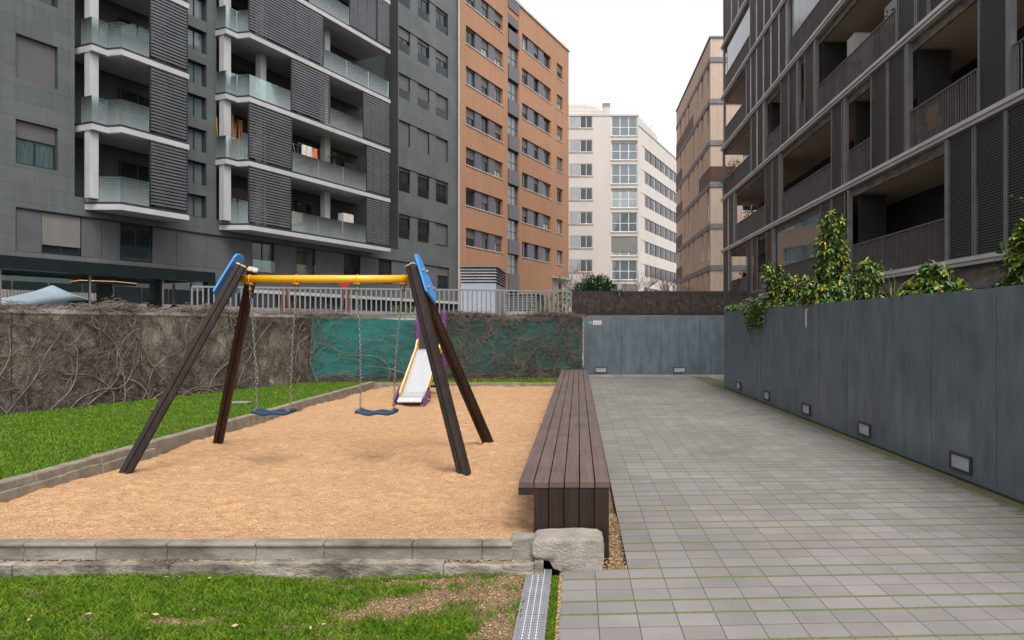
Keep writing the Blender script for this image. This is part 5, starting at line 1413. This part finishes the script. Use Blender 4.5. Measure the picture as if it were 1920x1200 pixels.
def pot_plant(name, label, loc, rx, rz, n, mats, seed, L=.14, W=.05, pot='pot', ph=.3):
    t = thing(name, label, 'plant', loc)
    MB().tube([(0, 0, 0), (0, 0, ph)], [.11, .15], 12).build('pot', pot, t)
    st = MB(); st.tube([(0, 0, ph * .8), (.02, .01, ph + rz)], [.015, .01], 6); st.build('stem', 'bark', t)
    m_ = MB(); leafball(m_, (0, 0, ph + rz), rx, rx, rz, n, L, W, seed, len(mats)); m_.build('foliage', mats, t); return t
pot_plant('potted_plant', 'small lime green plant in a pot behind the third floor railing of the loggia block', (RX + .32, yy(1624), ZR[2] + .09), .16, .32, 60, ['lf_lime', 'lf_mid'], 1, ph=.6)
pot_plant('potted_plant', 'sparse straw coloured plant behind the third floor railing of the loggia block', (RX + .3, yy(1604), ZR[2] + .09), .28, .4, 60, ['lf_yel', 'twig', 'lf_dark'], 2, .3, .02)
pot_plant('potted_plant', 'upright green plant with a lone top tuft behind the third floor railing', (RX + .3, yy(1650), ZR[2] + .09), .1, .25, 34, ['lf_mid', 'lf_lime'], 3, .1, .05, ph=.95)
pot_plant('potted_plant', 'trailing grey green plant at the far end of a third floor loggia', (RX + .05, yy(1375), ZR[2] + .3), .5, .55, 170, ['lf_ivy', 'lf_mid', 'twig'], 4, .16, .06)
pot_plant('potted_plant', 'low bushy plant at the far corner of the third floor of the loggia block', (RX + .05, yy(1361), ZR[2] + .09), .35, .4, 110, ['lf_mid', 'lf_dark'], 5, .16, .06)
pot_plant('potted_plant', 'dark leafy plant standing in a far second floor loggia', (RX + .6, yy(1385), ZR[1] + .5), .3, .55, 120, ['lf_dark', 'lf_mid'], 6, .2, .07)
pot_plant('potted_plant', 'dull red leaved plant in the lowest far loggia above the heather screen', (RX + .3, yy(1384), ZR[0] + .05), .6, .5, 170, ['lf_red', 'lf_red', 'lf_dark'], 7, .2, .08)
t = thing('cabinet', 'tall grey white cabinet inside a third floor loggia of the loggia block', 'cabinet', (RX + .25, yy(1588), ZR[2] + .03))
MB().box(0, .6, 0, .65, 0, 1.85).build('body', 'conc_cap', t, bevel=.02); MB().box(.05, .55, -.015, -.002, .06, 1.8).build('door', 'coping', t)
t = thing('fridge', 'grey metal box fridge behind the bar railing of a third floor loggia', 'fridge', (RX + .35, yy(1655), ZR[2] + .03))
MB().box(0, .75, 0, .7, 0, 1.75).build('body', 'galv', t, bevel=.02); d_ = MB().box(.03, .72, -.02, -.002, .6, 1.72).build('door', 'steel_lt', t); MB().box(.08, .1, -.05, -.021, .8, 1.3).build('handle', 'steel', d_)
t = thing('cushion_board', 'tan wooden board leaning behind the bar railing of a second floor loggia', 'board', (RX + .3, yy(1738), ZR[1] + .5))
MB().box(0, .04, 0, .55, 0, .5, 0, Matrix.Rotation(rad(-8), 4, 'Y')).build('panel', 'bamboo', t)

# ---------------------------------------------------------------- pergola and what stands behind the vine wall
px0 = (-11.75, 22.1)
t = thing('pergola', 'dark steel terrace pergola with glass walls behind the vine wall', 'pergola', (*px0, 0), LA)
b = MB(); b.box(-14, .12, -.12, .12, 2.9, 3.22); b.box(-.12, .12, .121, 2.4, 2.92, 3.2); b.box(-14, .12, 2.401, 2.6, 2.9, 3.22); b.build('roof_beam', 'pergola', t)
b = MB(); b.box(-.14, .14, -.13, .13, 0, 2.899); b.build('post', 'pergola', t)
MB().box(-.13, .12, 2.38, 2.6, 0, 2.899).build('post', 'pergola', t)
b = MB()
for i in range(4): b.box(-13.8, -.13, .16 + i * .55, .68 + i * .55, 3.05, 3.09)
b.build('roof_slat', 'black', t)
for i in range(6):
    x = -1.6 - 2.1 * i
    g = MB(); g.box(x - 1.0 - .98, x - .98 + .96, -.006, .006, .05, 2.88); g.build('glass_wall', M.setdefault('clear', glass_mat('clear terrace glass', (.92, .96, .95), (.05, .06, .06), .02, .97)), t)
    MB().box(x - .02, x + .02, -.03, .03, 0, 2.895).build('glazing_bar', 'steel', t)
for i in range(2):
    MB().box(-.03, .03, .8 + .8 * i, .84 + .8 * i, 0, 2.895).build('glazing_bar', 'steel', t)
pl = lambda x, y, z=0: local_pt(t, x, y, z)
pg = t
c_ = thing('outdoor_heater_column', 'dark square column with hexagonal lit hood inside the pergola', 'column', pl(-2.65, 1.0), LA + .4)
MB().box(-.14, .14, -.14, .14, 0, 2.7).build('column', 'black', c_)
hx = [(.98 * math.cos(rad(a)), .7 * math.sin(rad(a))) for a in range(0, 360, 60)]
MB().prism(hx, .18, 0, Matrix.Translation((0, 0, 2.70))).build('hood', 'black', c_)
m, nt, bs = _new('warm light strip'); bs.inputs['Emission Color'].default_value = (1, .55, .25, 1); bs.inputs['Emission Strength'].default_value = .5; M['led'] = m
e = MB()
hx2 = [(x * 1.012, y * 1.012) for x, y in hx]
for i in range(6):
    p, q = hx2[i], hx2[(i + 1) % 6]; e.add([(p[0], p[1], 2.76), (q[0], q[1], 2.76), (q[0], q[1], 2.777), (p[0], p[1], 2.777)], [(0, 1, 2, 3)])
e.build('light_strip', 'led', c_)
c_ = thing('bar_counter', 'black bar counter under the lit hood in the pergola', 'counter', pl(-2.9, .55), LA)
MB().box(-.8, .8, -.25, .25, 0, 2.16).build('body', 'black', c_, bevel=.02); MB().box(-.85, .85, -.29, .29, 2.162, 2.2).build('top', 'pergola', c_)
c_ = thing('parasol', 'pale blue grey square parasol on the terrace behind the vine wall', 'parasol', (-16.3, 21.5, 0), rad(25))
m_ = MB(); rr = 2.2
ringv = []
for i in range(4):
    a = rad(45 + 90 * i); ringv.append((rr * math.cos(a), rr * math.sin(a), 2.1))
pts = []
for i in range(4):
    p, q = Vector(ringv[i]), Vector(ringv[(i + 1) % 4]); pts += [p, p.lerp(q, .5) + Vector((0, 0, .05))]
ap = (0, 0, 2.68); top8 = [tuple(Vector(ap).lerp(v, .26) + Vector((0, 0, .015))) for v in pts]
m_.add([tuple(v) for v in pts] + top8 + [(v.x, v.y, v.z - .14) for v in pts], [(i, (i + 1) % 8, 8 + (i + 1) % 8, 8 + i) for i in range(8)] + [(16 + i, 16 + (i + 1) % 8, (i + 1) % 8, i) for i in range(8)])
cn = m_.build('canopy', 'umbrella', c_, smooth=False)
m_ = MB(); t8 = [tuple(Vector((0, 0, 2.78)).lerp(Vector((v[0] * 1.14, v[1] * 1.14, v[2] - .03)), 1)) for v in top8]
m_.add([(0, 0, 2.78)] + t8, [(0, 1 + i, 1 + (i + 1) % 8) for i in range(8)]); m_.build('vent', 'umbrella', cn)
MB().tube([(0, 0, 0), (0, 0, 2.7)], .035, 10).build('pole', 'steel', c_); MB().box(-.4, .4, -.4, .4, 0, .08).build('base', 'black', c_)
m_ = MB()
for i in range(8): v = pts[i]; m_.tube([(0, 0, 2.64), (v.x * .97, v.y * .97, v.z + .0)], .012, 5)
m_.build('rib', 'steel', c_)
c_ = thing('exercise_machine', 'black exercise machine beside the corner post of the pergola', 'exercise machine', pl(-.95, .8), LA)
MB().box(-.35, -.05, -.1, .1, .0, 2.35, 0, Matrix.Rotation(rad(-4), 4, 'Y')).build('panel', 'pergola', c_, bevel=.02)
m_ = MB(); m_.ring(Matrix.Translation((.35, 0, 2.02)) @ Matrix.Rotation(rad(90), 4, 'X'), .15, .13, .035, 12, 5); m_.tube([(-.1, 0, 2.02), (.2, 0, 2.02)], .04, 6); m_.tube([(.5, 0, 2.02), (.8, 0, 2.0)], .03, 6); m_.tube([(.35, 0, 0), (.35, 0, 1.9)], .04, 6); m_.build('handle', 'black', c_)
# wall with timber battens and light bars at the rear of the terrace
c_ = thing('terrace_wall', 'pale brown batten wall at the back of the pergola terrace', 'wall', pl(-14, 7.0), LA)
m_ = MB()
for i in range(150): m_.box(i * .1, i * .1 + .075, -.02, .02, 0, 2.72)
m_.build('batten', 'pinkwall', c_); MB().box(0, 15, .021, .06, 0, 2.74).build('back_board', 'mat_brown', c_)
def off_line(c, u): return (LO[0] + .3812 * u - c * .9245 * -1 * -1, LO[1] + .9245 * u + c * .3812)
def lp(u, c): return (LO[0] + .3812 * u - .9245 * c, LO[1] + .9245 * u + .3812 * c)
railing('street_railing', 'pale bar railing further back along the grey block', lp(-8, -3.2), lp(16, -3.2), 0.2, 2.2, .27, .07, 'fence_grey')
# second play frame beyond the railing, only its red topped legs show
def post_pair(name, label, x, y, h, kind):
    t = thing(name, label, 'play frame', (x, y, 0))
    MB().tube([(-.35, 0, 0), (0, 0, h)], .055, 8).build('leg', 'wood_red', t)
    MB().tube([(.3, .3, 0), (.05, 0, h)], .07, 8).build('leg', 'wood_red', t)
    if kind:
        MB().prism([(-.2, .25), (-.1, .1), (.05, 0), (.2, .2), (.2, .42), (0, .36), (-.2, .42)], .04, 0, Matrix.Translation((0, -.03, h - .35)) @ Matrix.Rotation(rad(90), 4, 'X')).build('panel', 'red', t)
    else:
        MB().box(-.12, .2, -.05, .05, h - .02, h + .1).build('cap', 'red', t)
post_pair('play_frame', 'reddish timber play frame legs beyond the railing, without a red plate', -11.0, 26.0, 3.2, 0)
post_pair('play_frame', 'timber play frame with a bright red top plate beyond the railing', -8.75, 26.0, 3.2, 1)

# ventilation housings
def vent(name, label, x, y, w, d, zbody, ztop, rz, nl, body):
    t = thing(name, label, 'vent housing', (x, y, 0), rz)
    MB().box(0, w, 0, d, 0, zbody).build('body', body, t, bevel=.01)
    m_ = MB(); h = (ztop - zbody - .06) / nl
    for i in range(nl):
        z = zbody + .05 + i * h
        o = .05
        vs = [(-o, -o, z), (w + o, -o, z), (w + o, d + o, z), (-o, d + o, z), (.02, .02, z + h * .75), (w - .02, .02, z + h * .75), (w - .02, d - .02, z + h * .75), (.02, d - .02, z + h * .75)]
        m_.add(vs, [(0, 1, 5, 4), (1, 2, 6, 5), (2, 3, 7, 6), (3, 0, 4, 7)])
    m_.build('louvre', 'steel', t); MB().box(.1, w - .1, .1, d - .1, zbody, ztop).build('core', 'black', t)
    MB().box(-.07, w + .07, -.07, d + .07, ztop, ztop + .05).build('lid', 'fence_grey', t)
M['vent_grey'] = pm('pale blue grey metal sheet', (.36, .38, .42), (.31, .33, .37), .5, .1, 1.5)
vent('vent_housing', 'tall pale grey vent housing with dark louvred top against the orange block', -5.0, 29.5, 1.5, 4.2, 3.35, 4.02, 0, 5, 'vent_grey')
vent('vent_housing', 'low vent housing with dark louvred top behind the railing', -3.2, 31.0, 1.3, 2.5, 2.2, 2.92, rad(-8), 6, 'white')
m_ = MB(); t = thing('barrier', 'white low barrier boards behind the railing beside the low vent housing', 'barrier', (-3.15, 30.4, 0))
for i in range(8): MB().box(i * .27, i * .27 + .16, 0, .04, 0, 2.05).build('board', 'white', t)
MB().box(-.1, 2.9, -.03, -.001, 2.0, 2.1).build('rail', 'white', t)

# ---------------------------------------------------------------- planter plants
def whorl(mb, p, d, L, W, r, yel):
    d = d.normalized(); s = d.cross(Vector((0, 0, 1)));
    if s.length < .1: s = Vector((1, 0, 0))
    s.normalize(); t = s.cross(d); n = r.randint(6, 8); a0 = r.uniform(0, 6.28)
    u = r.random(); base = 2 if u < yel else (3 if u < yel + .15 else (1 if u < .75 else 0))
    for i in range(n):
        a = a0 + 6.283 * i / n; e = (s * math.cos(a) + t * math.sin(a)) * .9 + d * r.uniform(.1, .5) + Vector((0, 0, -.3)); e.normalize()
        mi = base if r.random() < .75 else r.choice((0, 1, 2, 3))
        leaf(mb, p + e * L * .12, e, L * r.uniform(.75, 1.1), W, mi, r, .12)
def schefflera(label, loc, lobes, L=.115, W=.042, yel=.3, seed=0, name='variegated_shrub', stems=5):
    """lobes: (x, y, z, rx, ry, rz, whorls) relative to the foot"""
    r = random.Random(seed); t = thing(name, label, 'shrub', loc, 0, 'variegated shrubs in the planter'); mb = MB(); sm = MB()
    for x, y, z, rx, ry, rz, n in lobes:
        for i in range(n):
            a = r.uniform(0, 6.283); q = r.uniform(-1, 1); s_ = math.sqrt(1 - q * q); k = .45 + .6 * r.random() ** .6
            p = Vector((x + rx * s_ * math.cos(a) * k, y + ry * s_ * math.sin(a) * k, z + rz * q * k))
            d = Vector((s_ * math.cos(a), s_ * math.sin(a), q * .6 + .55)); d += Vector((r.uniform(-.4, .4), r.uniform(-.4, .4), r.uniform(-.3, .3)))
            yy_ = yel * (.5 + .9 * k) * (1.35 if q > .2 else .85)
            whorl(mb, p, d, L * r.uniform(.8, 1.2), W * r.uniform(.85, 1.15), r, yy_)
            if r.random() < .3: sm.tube([tuple(p), tuple(p - d.normalized() * .1 + Vector((0, 0, -.03))), (x + (p.x - x) * .2, y + (p.y - y) * .2, p.z - .18)], .004, 3, cap=False)
        sm.tube([(x * .3, y * .3, -.1), (x * .8, y * .8, max(.05, z * .5)), (x, y, z + rz * .6)], [.02, .016, .008], 6)
    mb.build('foliage', ['lf_dark', 'lf_mid', 'lf_yel', 'lf_lime'], t); sm.build('stem', 'bark', t)
    return t
schefflera('tall column shaped yellow green variegated shrub in the planter, the tallest one', (4.08, 11.15, 1.72), [
    (0, 0, 1.40, .17, .22, .24, 44), (-.02, 0, 1.05, .21, .26, .26, 62), (.03, .05, .68, .27, .34, .28, 84), (.05, 0, .3, .33, .45, .26, 95), (-.12, -.05, .25, .3, .5, .24, 60), (.46, -.25, .58, .2, .25, .22, 46), (.42, -.2, .28, .24, .3, .22, 48), (-.34, .1, .42, .15, .2, .16, 26), (-.24, .2, .16, .16, .3, .15, 30)], .125, .046, .15, 1)
schefflera('mid sized dark green shrub with yellow tips at the far end of the planter', (3.98, 13.5, 1.72), [
    (-.2, 0, .82, .20, .25, .2, 48), (-.12, 0, .55, .24, .3, .22, 58), (.2, -.1, .55, .24, .3, .22, 58), (.3, -.15, .25, .3, .4, .25, 70), (.05, -.15, .15, .25, .3, .2, 40)], .115, .042, .11, 2)
schefflera('low spreading variegated shrub in the planter beside the spider plant', (4.05, 7.9, 1.74), [
    (.0, 0, .30, .15, .25, .14, 30), (-.14, 0, .14, .15, .25, .13, 28), (.15, 0, .16, .16, .28, .12, 30), (0, -.1, .08, .2, .25, .1, 26), (.25, -.05, .1, .1, .2, .09, 14)], .13, .05, .12, 3)
schefflera('variegated shrub cut by the right edge of the view in the planter', (4.2, 6.45, 1.74), [
    (.05, 0, .60, .15, .2, .15, 22), (.0, 0, .42, .17, .25, .18, 34), (.12, 0, .2, .24, .3, .2, 50), (-.08, 0, .08, .16, .25, .14, 28), (.3, 0, .45, .2, .3, .3, 40), (.3, 0, .1, .2, .3, .2, 30)], .135, .052, .28, 4)
# oleander-like shoot above the right hand shrub
t = thing('leafy_shoot', 'long leaved grey green shoot above the right hand variegated shrub', 'plant', (4.25, 6.3, 1.74)); m_ = MB(); r = random.Random(8); s_ = MB()
s_.tube([(0, 0, 0), (.02, 0, .5), (-.02, 0, .92)], [.012, .009, .005], 6); s_.tube([(.02, 0, .55), (-.12, 0, .82), (-.24, 0, .93)], .005, 5); s_.build('stem', 'bark', t)
for i in range(46):
    z = r.uniform(.6, .95); a = r.uniform(0, 6.28); leaf(m_, Vector((r.uniform(-.04, .06), 0, z)), Vector((math.cos(a), math.sin(a), r.uniform(-.2, .5))).normalized(), r.uniform(.1, .17), .035, r.choice((0, 0, 1)), r)
for i in range(8):
    a = r.uniform(0, 6.28); leaf(m_, Vector((-.24 + i * .018, 0, .93 - i * .008)), Vector((math.cos(a), math.sin(a), .2)).normalized(), .09, .025, 1, r)
m_.build('foliage', ['lf_hedge', 'lf_mid'], t)
t = thing('spider_plant', 'pale green spider plant with thin arching leaves in the planter', 'plant', (3.98, 8.75, 1.78)); m_ = MB(); rosette(m_, (0, 0, .0), 60, .34, .010, .22, 0, 5, .9); m_.build('foliage', 'lf_lime', t)
m_ = MB(); m_.tube([(0, 0, 0), (-.05, 0, .28), (-.16, 0, .52)], .004, 4); m_.tube([(0, 0, 0), (.1, 0, .24), (.28, 0, .36)], .004, 4); m_.tube([(0, 0, 0), (.02, 0, .3), (-.03, 0, .42)], .004, 4)
m_.build('flower_stem', 'lf_lime', t); m_ = MB(); rosette(m_, (-.16, 0, .52), 8, .07, .008, .05, 0, 6); rosette(m_, (-.03, 0, .42), 8, .06, .008, .05, 0, 7); m_.build('plantlet', 'lf_mid', t)
# trailing ivy over the wall edge
t = thing('trailing_ivy', 'green and yellow ivy trailing over the far end of the planter wall', 'ivy', (3.62, 14.6, 1.85)); m_ = MB(); s_ = MB(); r = random.Random(31)
def ivy_cluster(x, y, z, rx, ry, rz, n, L):
    for i in range(n):
        p = Vector((x + r.uniform(-1, 1) * rx, y + r.gauss(0, .5) * ry, z + r.gauss(0, .45) * rz)); a = r.uniform(0, 6.28)
        d = Vector((math.cos(a) * .7 - .3, math.sin(a) * .7, r.uniform(-.6, .5))).normalized(); leaf(m_, p, d, L * r.uniform(.6, 1.3), L * .62, r.choice((0, 0, 1, 2)), r, .1)
ivy_cluster(.12, .0, .08, .2, 1.5, .1, 420, .075); ivy_cluster(.0, -.75, .06, .14, .55, .14, 300, .085); ivy_cluster(-.04, -.55, -.18, .05, .34, .18, 230, .085); ivy_cluster(.15, 1.6, .1, .2, 1.3, .09, 240, .08)
for i in range(16):
    y = r.gauss(-.55, .38); L_ = abs(r.gauss(.35, .14)) + .06; pts = []; yv = y
    for k in range(9):
        pts.append((-.035 - .02 * r.random(), yv, .03 - L_ * k / 8)); yv += r.uniform(-.025, .025)
    s_.tube([(.1, y, .02)] + pts, .003, 4, cap=False)
    for q in pts:
        for j in range(3): a = r.uniform(0, 6.28); leaf(m_, Vector(q), Vector((-.25 + .3 * math.cos(a), math.sin(a), r.uniform(-.9, .2))).normalized(), r.uniform(.05, .09), .05, r.choice((0, 0, 1, 2)), r, .1)
m_.build('foliage', ['lf_ivy', 'lf_mid', 'lf_lime'], t); s_.build('stem', 'vine_b', t)
# pale stone lantern-like cloth shape behind the ivy: folded white parasol
t = thing('folded_parasol', 'folded white parasol poking up between ivy and shrubs in the planter', 'parasol', (4.75, 15.9, 1.2)); m_ = MB(); n = 10; vs = []
for z, rr in ((.9, .17), (1.15, .15), (1.4, .09), (1.62, .02)):
    for i in range(n): k = rr * (1 if i % 2 else .6); vs.append((k * math.cos(6.283 * i / n), k * math.sin(6.283 * i / n), z - .3))
m_.add(vs, [(j * n + i, j * n + (i + 1) % n, (j + 1) * n + (i + 1) % n, (j + 1) * n + i) for j in range(3) for i in range(n)]); m_.build('canopy', 'white', t); MB().tube([(0, 0, -.6), (0, 0, 1.33)], .02, 8).build('pole', 'steel', t)

# laurel and hedge behind the railing, yellowish shrub further left
def bush(name, label, loc, lobes, mats, L, W, seed, cat='shrub'):
    t = thing(name, label, cat, loc); m_ = MB(); s_ = MB()
    for i, (x, y, z, rx, ry, rz, n) in enumerate(lobes):
        leafball(m_, (x, y, z), rx, ry, rz, n, L, W, seed + i, len(mats)); s_.tube([(0, 0, 0), (x * .6, y * .6, z * .6), (x, y, z)], [.05, .03, .012], 6)
    m_.build('foliage', mats, t); s_.build('stem', 'bark', t); return t
bush('laurel_bush', 'dark glossy laurel bush rising above the heather screen', (.55, 21.9, 0), [(0, 0, 2.6, .65, .5, .42, 750), (-.35, 0, 2.5, .4, .4, .35, 350), (.35, 0, 2.5, .35, .4, .36, 300), (.1, 0, 2.85, .35, .3, .26, 260), (0, 0, 2.0, .7, .5, .5, 300)], ['lf_hedge', 'lf_dark', 'lf_hedge', 'lf_mid'], .16, .05, 41)
bush('hedge_shrub', 'loose green hedge behind the right end of the bar railing', (-.75, 21.6, 0), [(.1, 0, 2.1, .5, .4, .5, 420), (-.5, .2, 1.95, .4, .4, .35, 260), (.35, 0, 2.3, .3, .3, .35, 200)], ['lf_mid', 'lf_lime', 'lf_ivy'], .12, .035, 51)
bush('garden_shrub', 'yellow green shrub behind the middle of the bar railing', (-7.1, 28.0, 0), [(0, 0, 1.9, .55, .4, .5, 330), (.3, 0, 1.6, .5, .4, .5, 220)], ['lf_lime', 'lf_mid'], .13, .05, 61)
t = thing('floodlight', 'white cylindrical floodlight on the heather screen beside the laurel', 'lamp', (1.24, 20.82, 2.5))
MB().tube([(0, -.05, .3), (0, -.02, .14), (.0, .0, .08)], [.075, .075, .05], 12).build('housing', 'white', t, smooth=False); MB().tube([(0, .02, .15), (0, .03, -.1)], .02, 6).build('bracket', 'steel', t)

# bare winter trees in the street
def bare_tree(label, loc, h, seed, spread=.5):
    r = random.Random(seed); t = thing('bare_tree', label, 'tree', loc, 0, 'bare winter trees in the street'); tr = MB(); cr = MB()
    tr.tube([(0, 0, 0), (.05, 0, h * .3), (0, .05, h * .5)], [.14, .11, .08], 8)
    def grow(p, d, L, rad_, lev):
        pts = [p]; q = p
        for i in range(4):
            d = (d + Vector((r.uniform(-.2, .2), r.uniform(-.2, .2), r.uniform(-.05, .16)))).normalized(); q = q + d * L / 4; pts.append(q)
        cr.tube([tuple(x) for x in pts], [rad_ * (1 - .14 * i) for i in range(5)], 5 if lev < 2 else 3, cap=False)
        if lev < 4:
            for k in range(r.randint(3, 4) if lev < 3 else 3):
                a = r.uniform(0, 6.28); e = Vector((math.cos(a), math.sin(a), 0)) * r.uniform(.4, .95) * (1 if lev else 1.2)
                grow(pts[r.randint(2, 4)], (d + e).normalized(), L * r.uniform(.55, .8), rad_ * .55, lev + 1)
    for k in range(5):
        a = 6.28 * k / 5 + r.uniform(-.4, .4); grow(Vector((.02, .03, h * r.uniform(.38, .5))), Vector((math.cos(a) * spread, math.sin(a) * spread, .9)).normalized(), h * .22, .05, 0)
    tr.build('trunk', 'bark', t); cr.build('crown', 'twig', t, smooth=True)
bare_tree('bare tree between the orange block and the cream block', (-.4, 52, 0), 6.6, 1)
bare_tree('bare tree above the laurel in front of the glazed bays of the cream block', (4.6, 56, 0), 6.2, 2, .7)
bare_tree('bare tree in front of the dark side windows of the cream block', (6.9, 50, 0), 6.0, 3, .8)
bare_tree('bare tree beside the beige block at the foot of the cream block', (8.3, 54, 0), 5.6, 4, .8)

# ---------------------------------------------------------------- daylight: overcast sky, weak wide sun
w = bpy.data.worlds.new('World'); SC.world = w; w.use_nodes = True; nt = w.node_tree; bg = nt.nodes['Background']
sky = nt.nodes.new('ShaderNodeTexSky'); sky.sky_type = 'NISHITA'; sky.sun_disc = False
SE, SR = 58, 150
sky.sun_elevation = rad(SE); sky.sun_rotation = rad(SR); sky.air_density = 1.; sky.dust_density = 3.; sky.ozone_density = 1.
hs = nt.nodes.new('ShaderNodeHueSaturation'); hs.inputs['Saturation'].default_value = .12
nt.links.new(sky.outputs[0], hs.inputs['Color']); nt.links.new(hs.outputs[0], bg.inputs['Color']); bg.inputs['Strength'].default_value = .15
sd = bpy.data.lights.new('sun', 'SUN'); sd.energy = .8; sd.angle = rad(25); sd.color = (1, .97, .93)
so = bpy.data.objects.new('sun', sd); COL.objects.link(so)
az = rad(SR)                                                  # sky sun_rotation is measured from +Y towards +X
dirv = Vector((math.sin(az) * math.cos(rad(SE)), math.cos(az) * math.cos(rad(SE)), math.sin(rad(SE))))
so.rotation_euler = dirv.to_track_quat('Z', 'Y').to_euler()

cd = bpy.data.cameras.new('camera'); cam = bpy.data.objects.new('camera', cd); COL.objects.link(cam); SC.camera = cam
cam.location = (0, 0, 1.5); cam.rotation_euler = (rad(90), 0, 0)
cd.sensor_width = 36; cd.lens = 1300 / 1920 * 36; cd.shift_x = -124 / 1920; cd.shift_y = 12 / 1920; cd.clip_end = 2000; cd.clip_start = .05
SC.view_settings.view_transform = 'Standard'; SC.view_settings.look = 'None'; SC.view_settings.exposure = 1.15; SC.view_settings.gamma = 1
SC.cycles.max_bounces = 8; SC.cycles.transparent_max_bounces = 24; SC.cycles.diffuse_bounces = 4; SC.cycles.glossy_bounces = 3
SC.cycles.caustics_reflective = False; SC.cycles.caustics_refractive = False
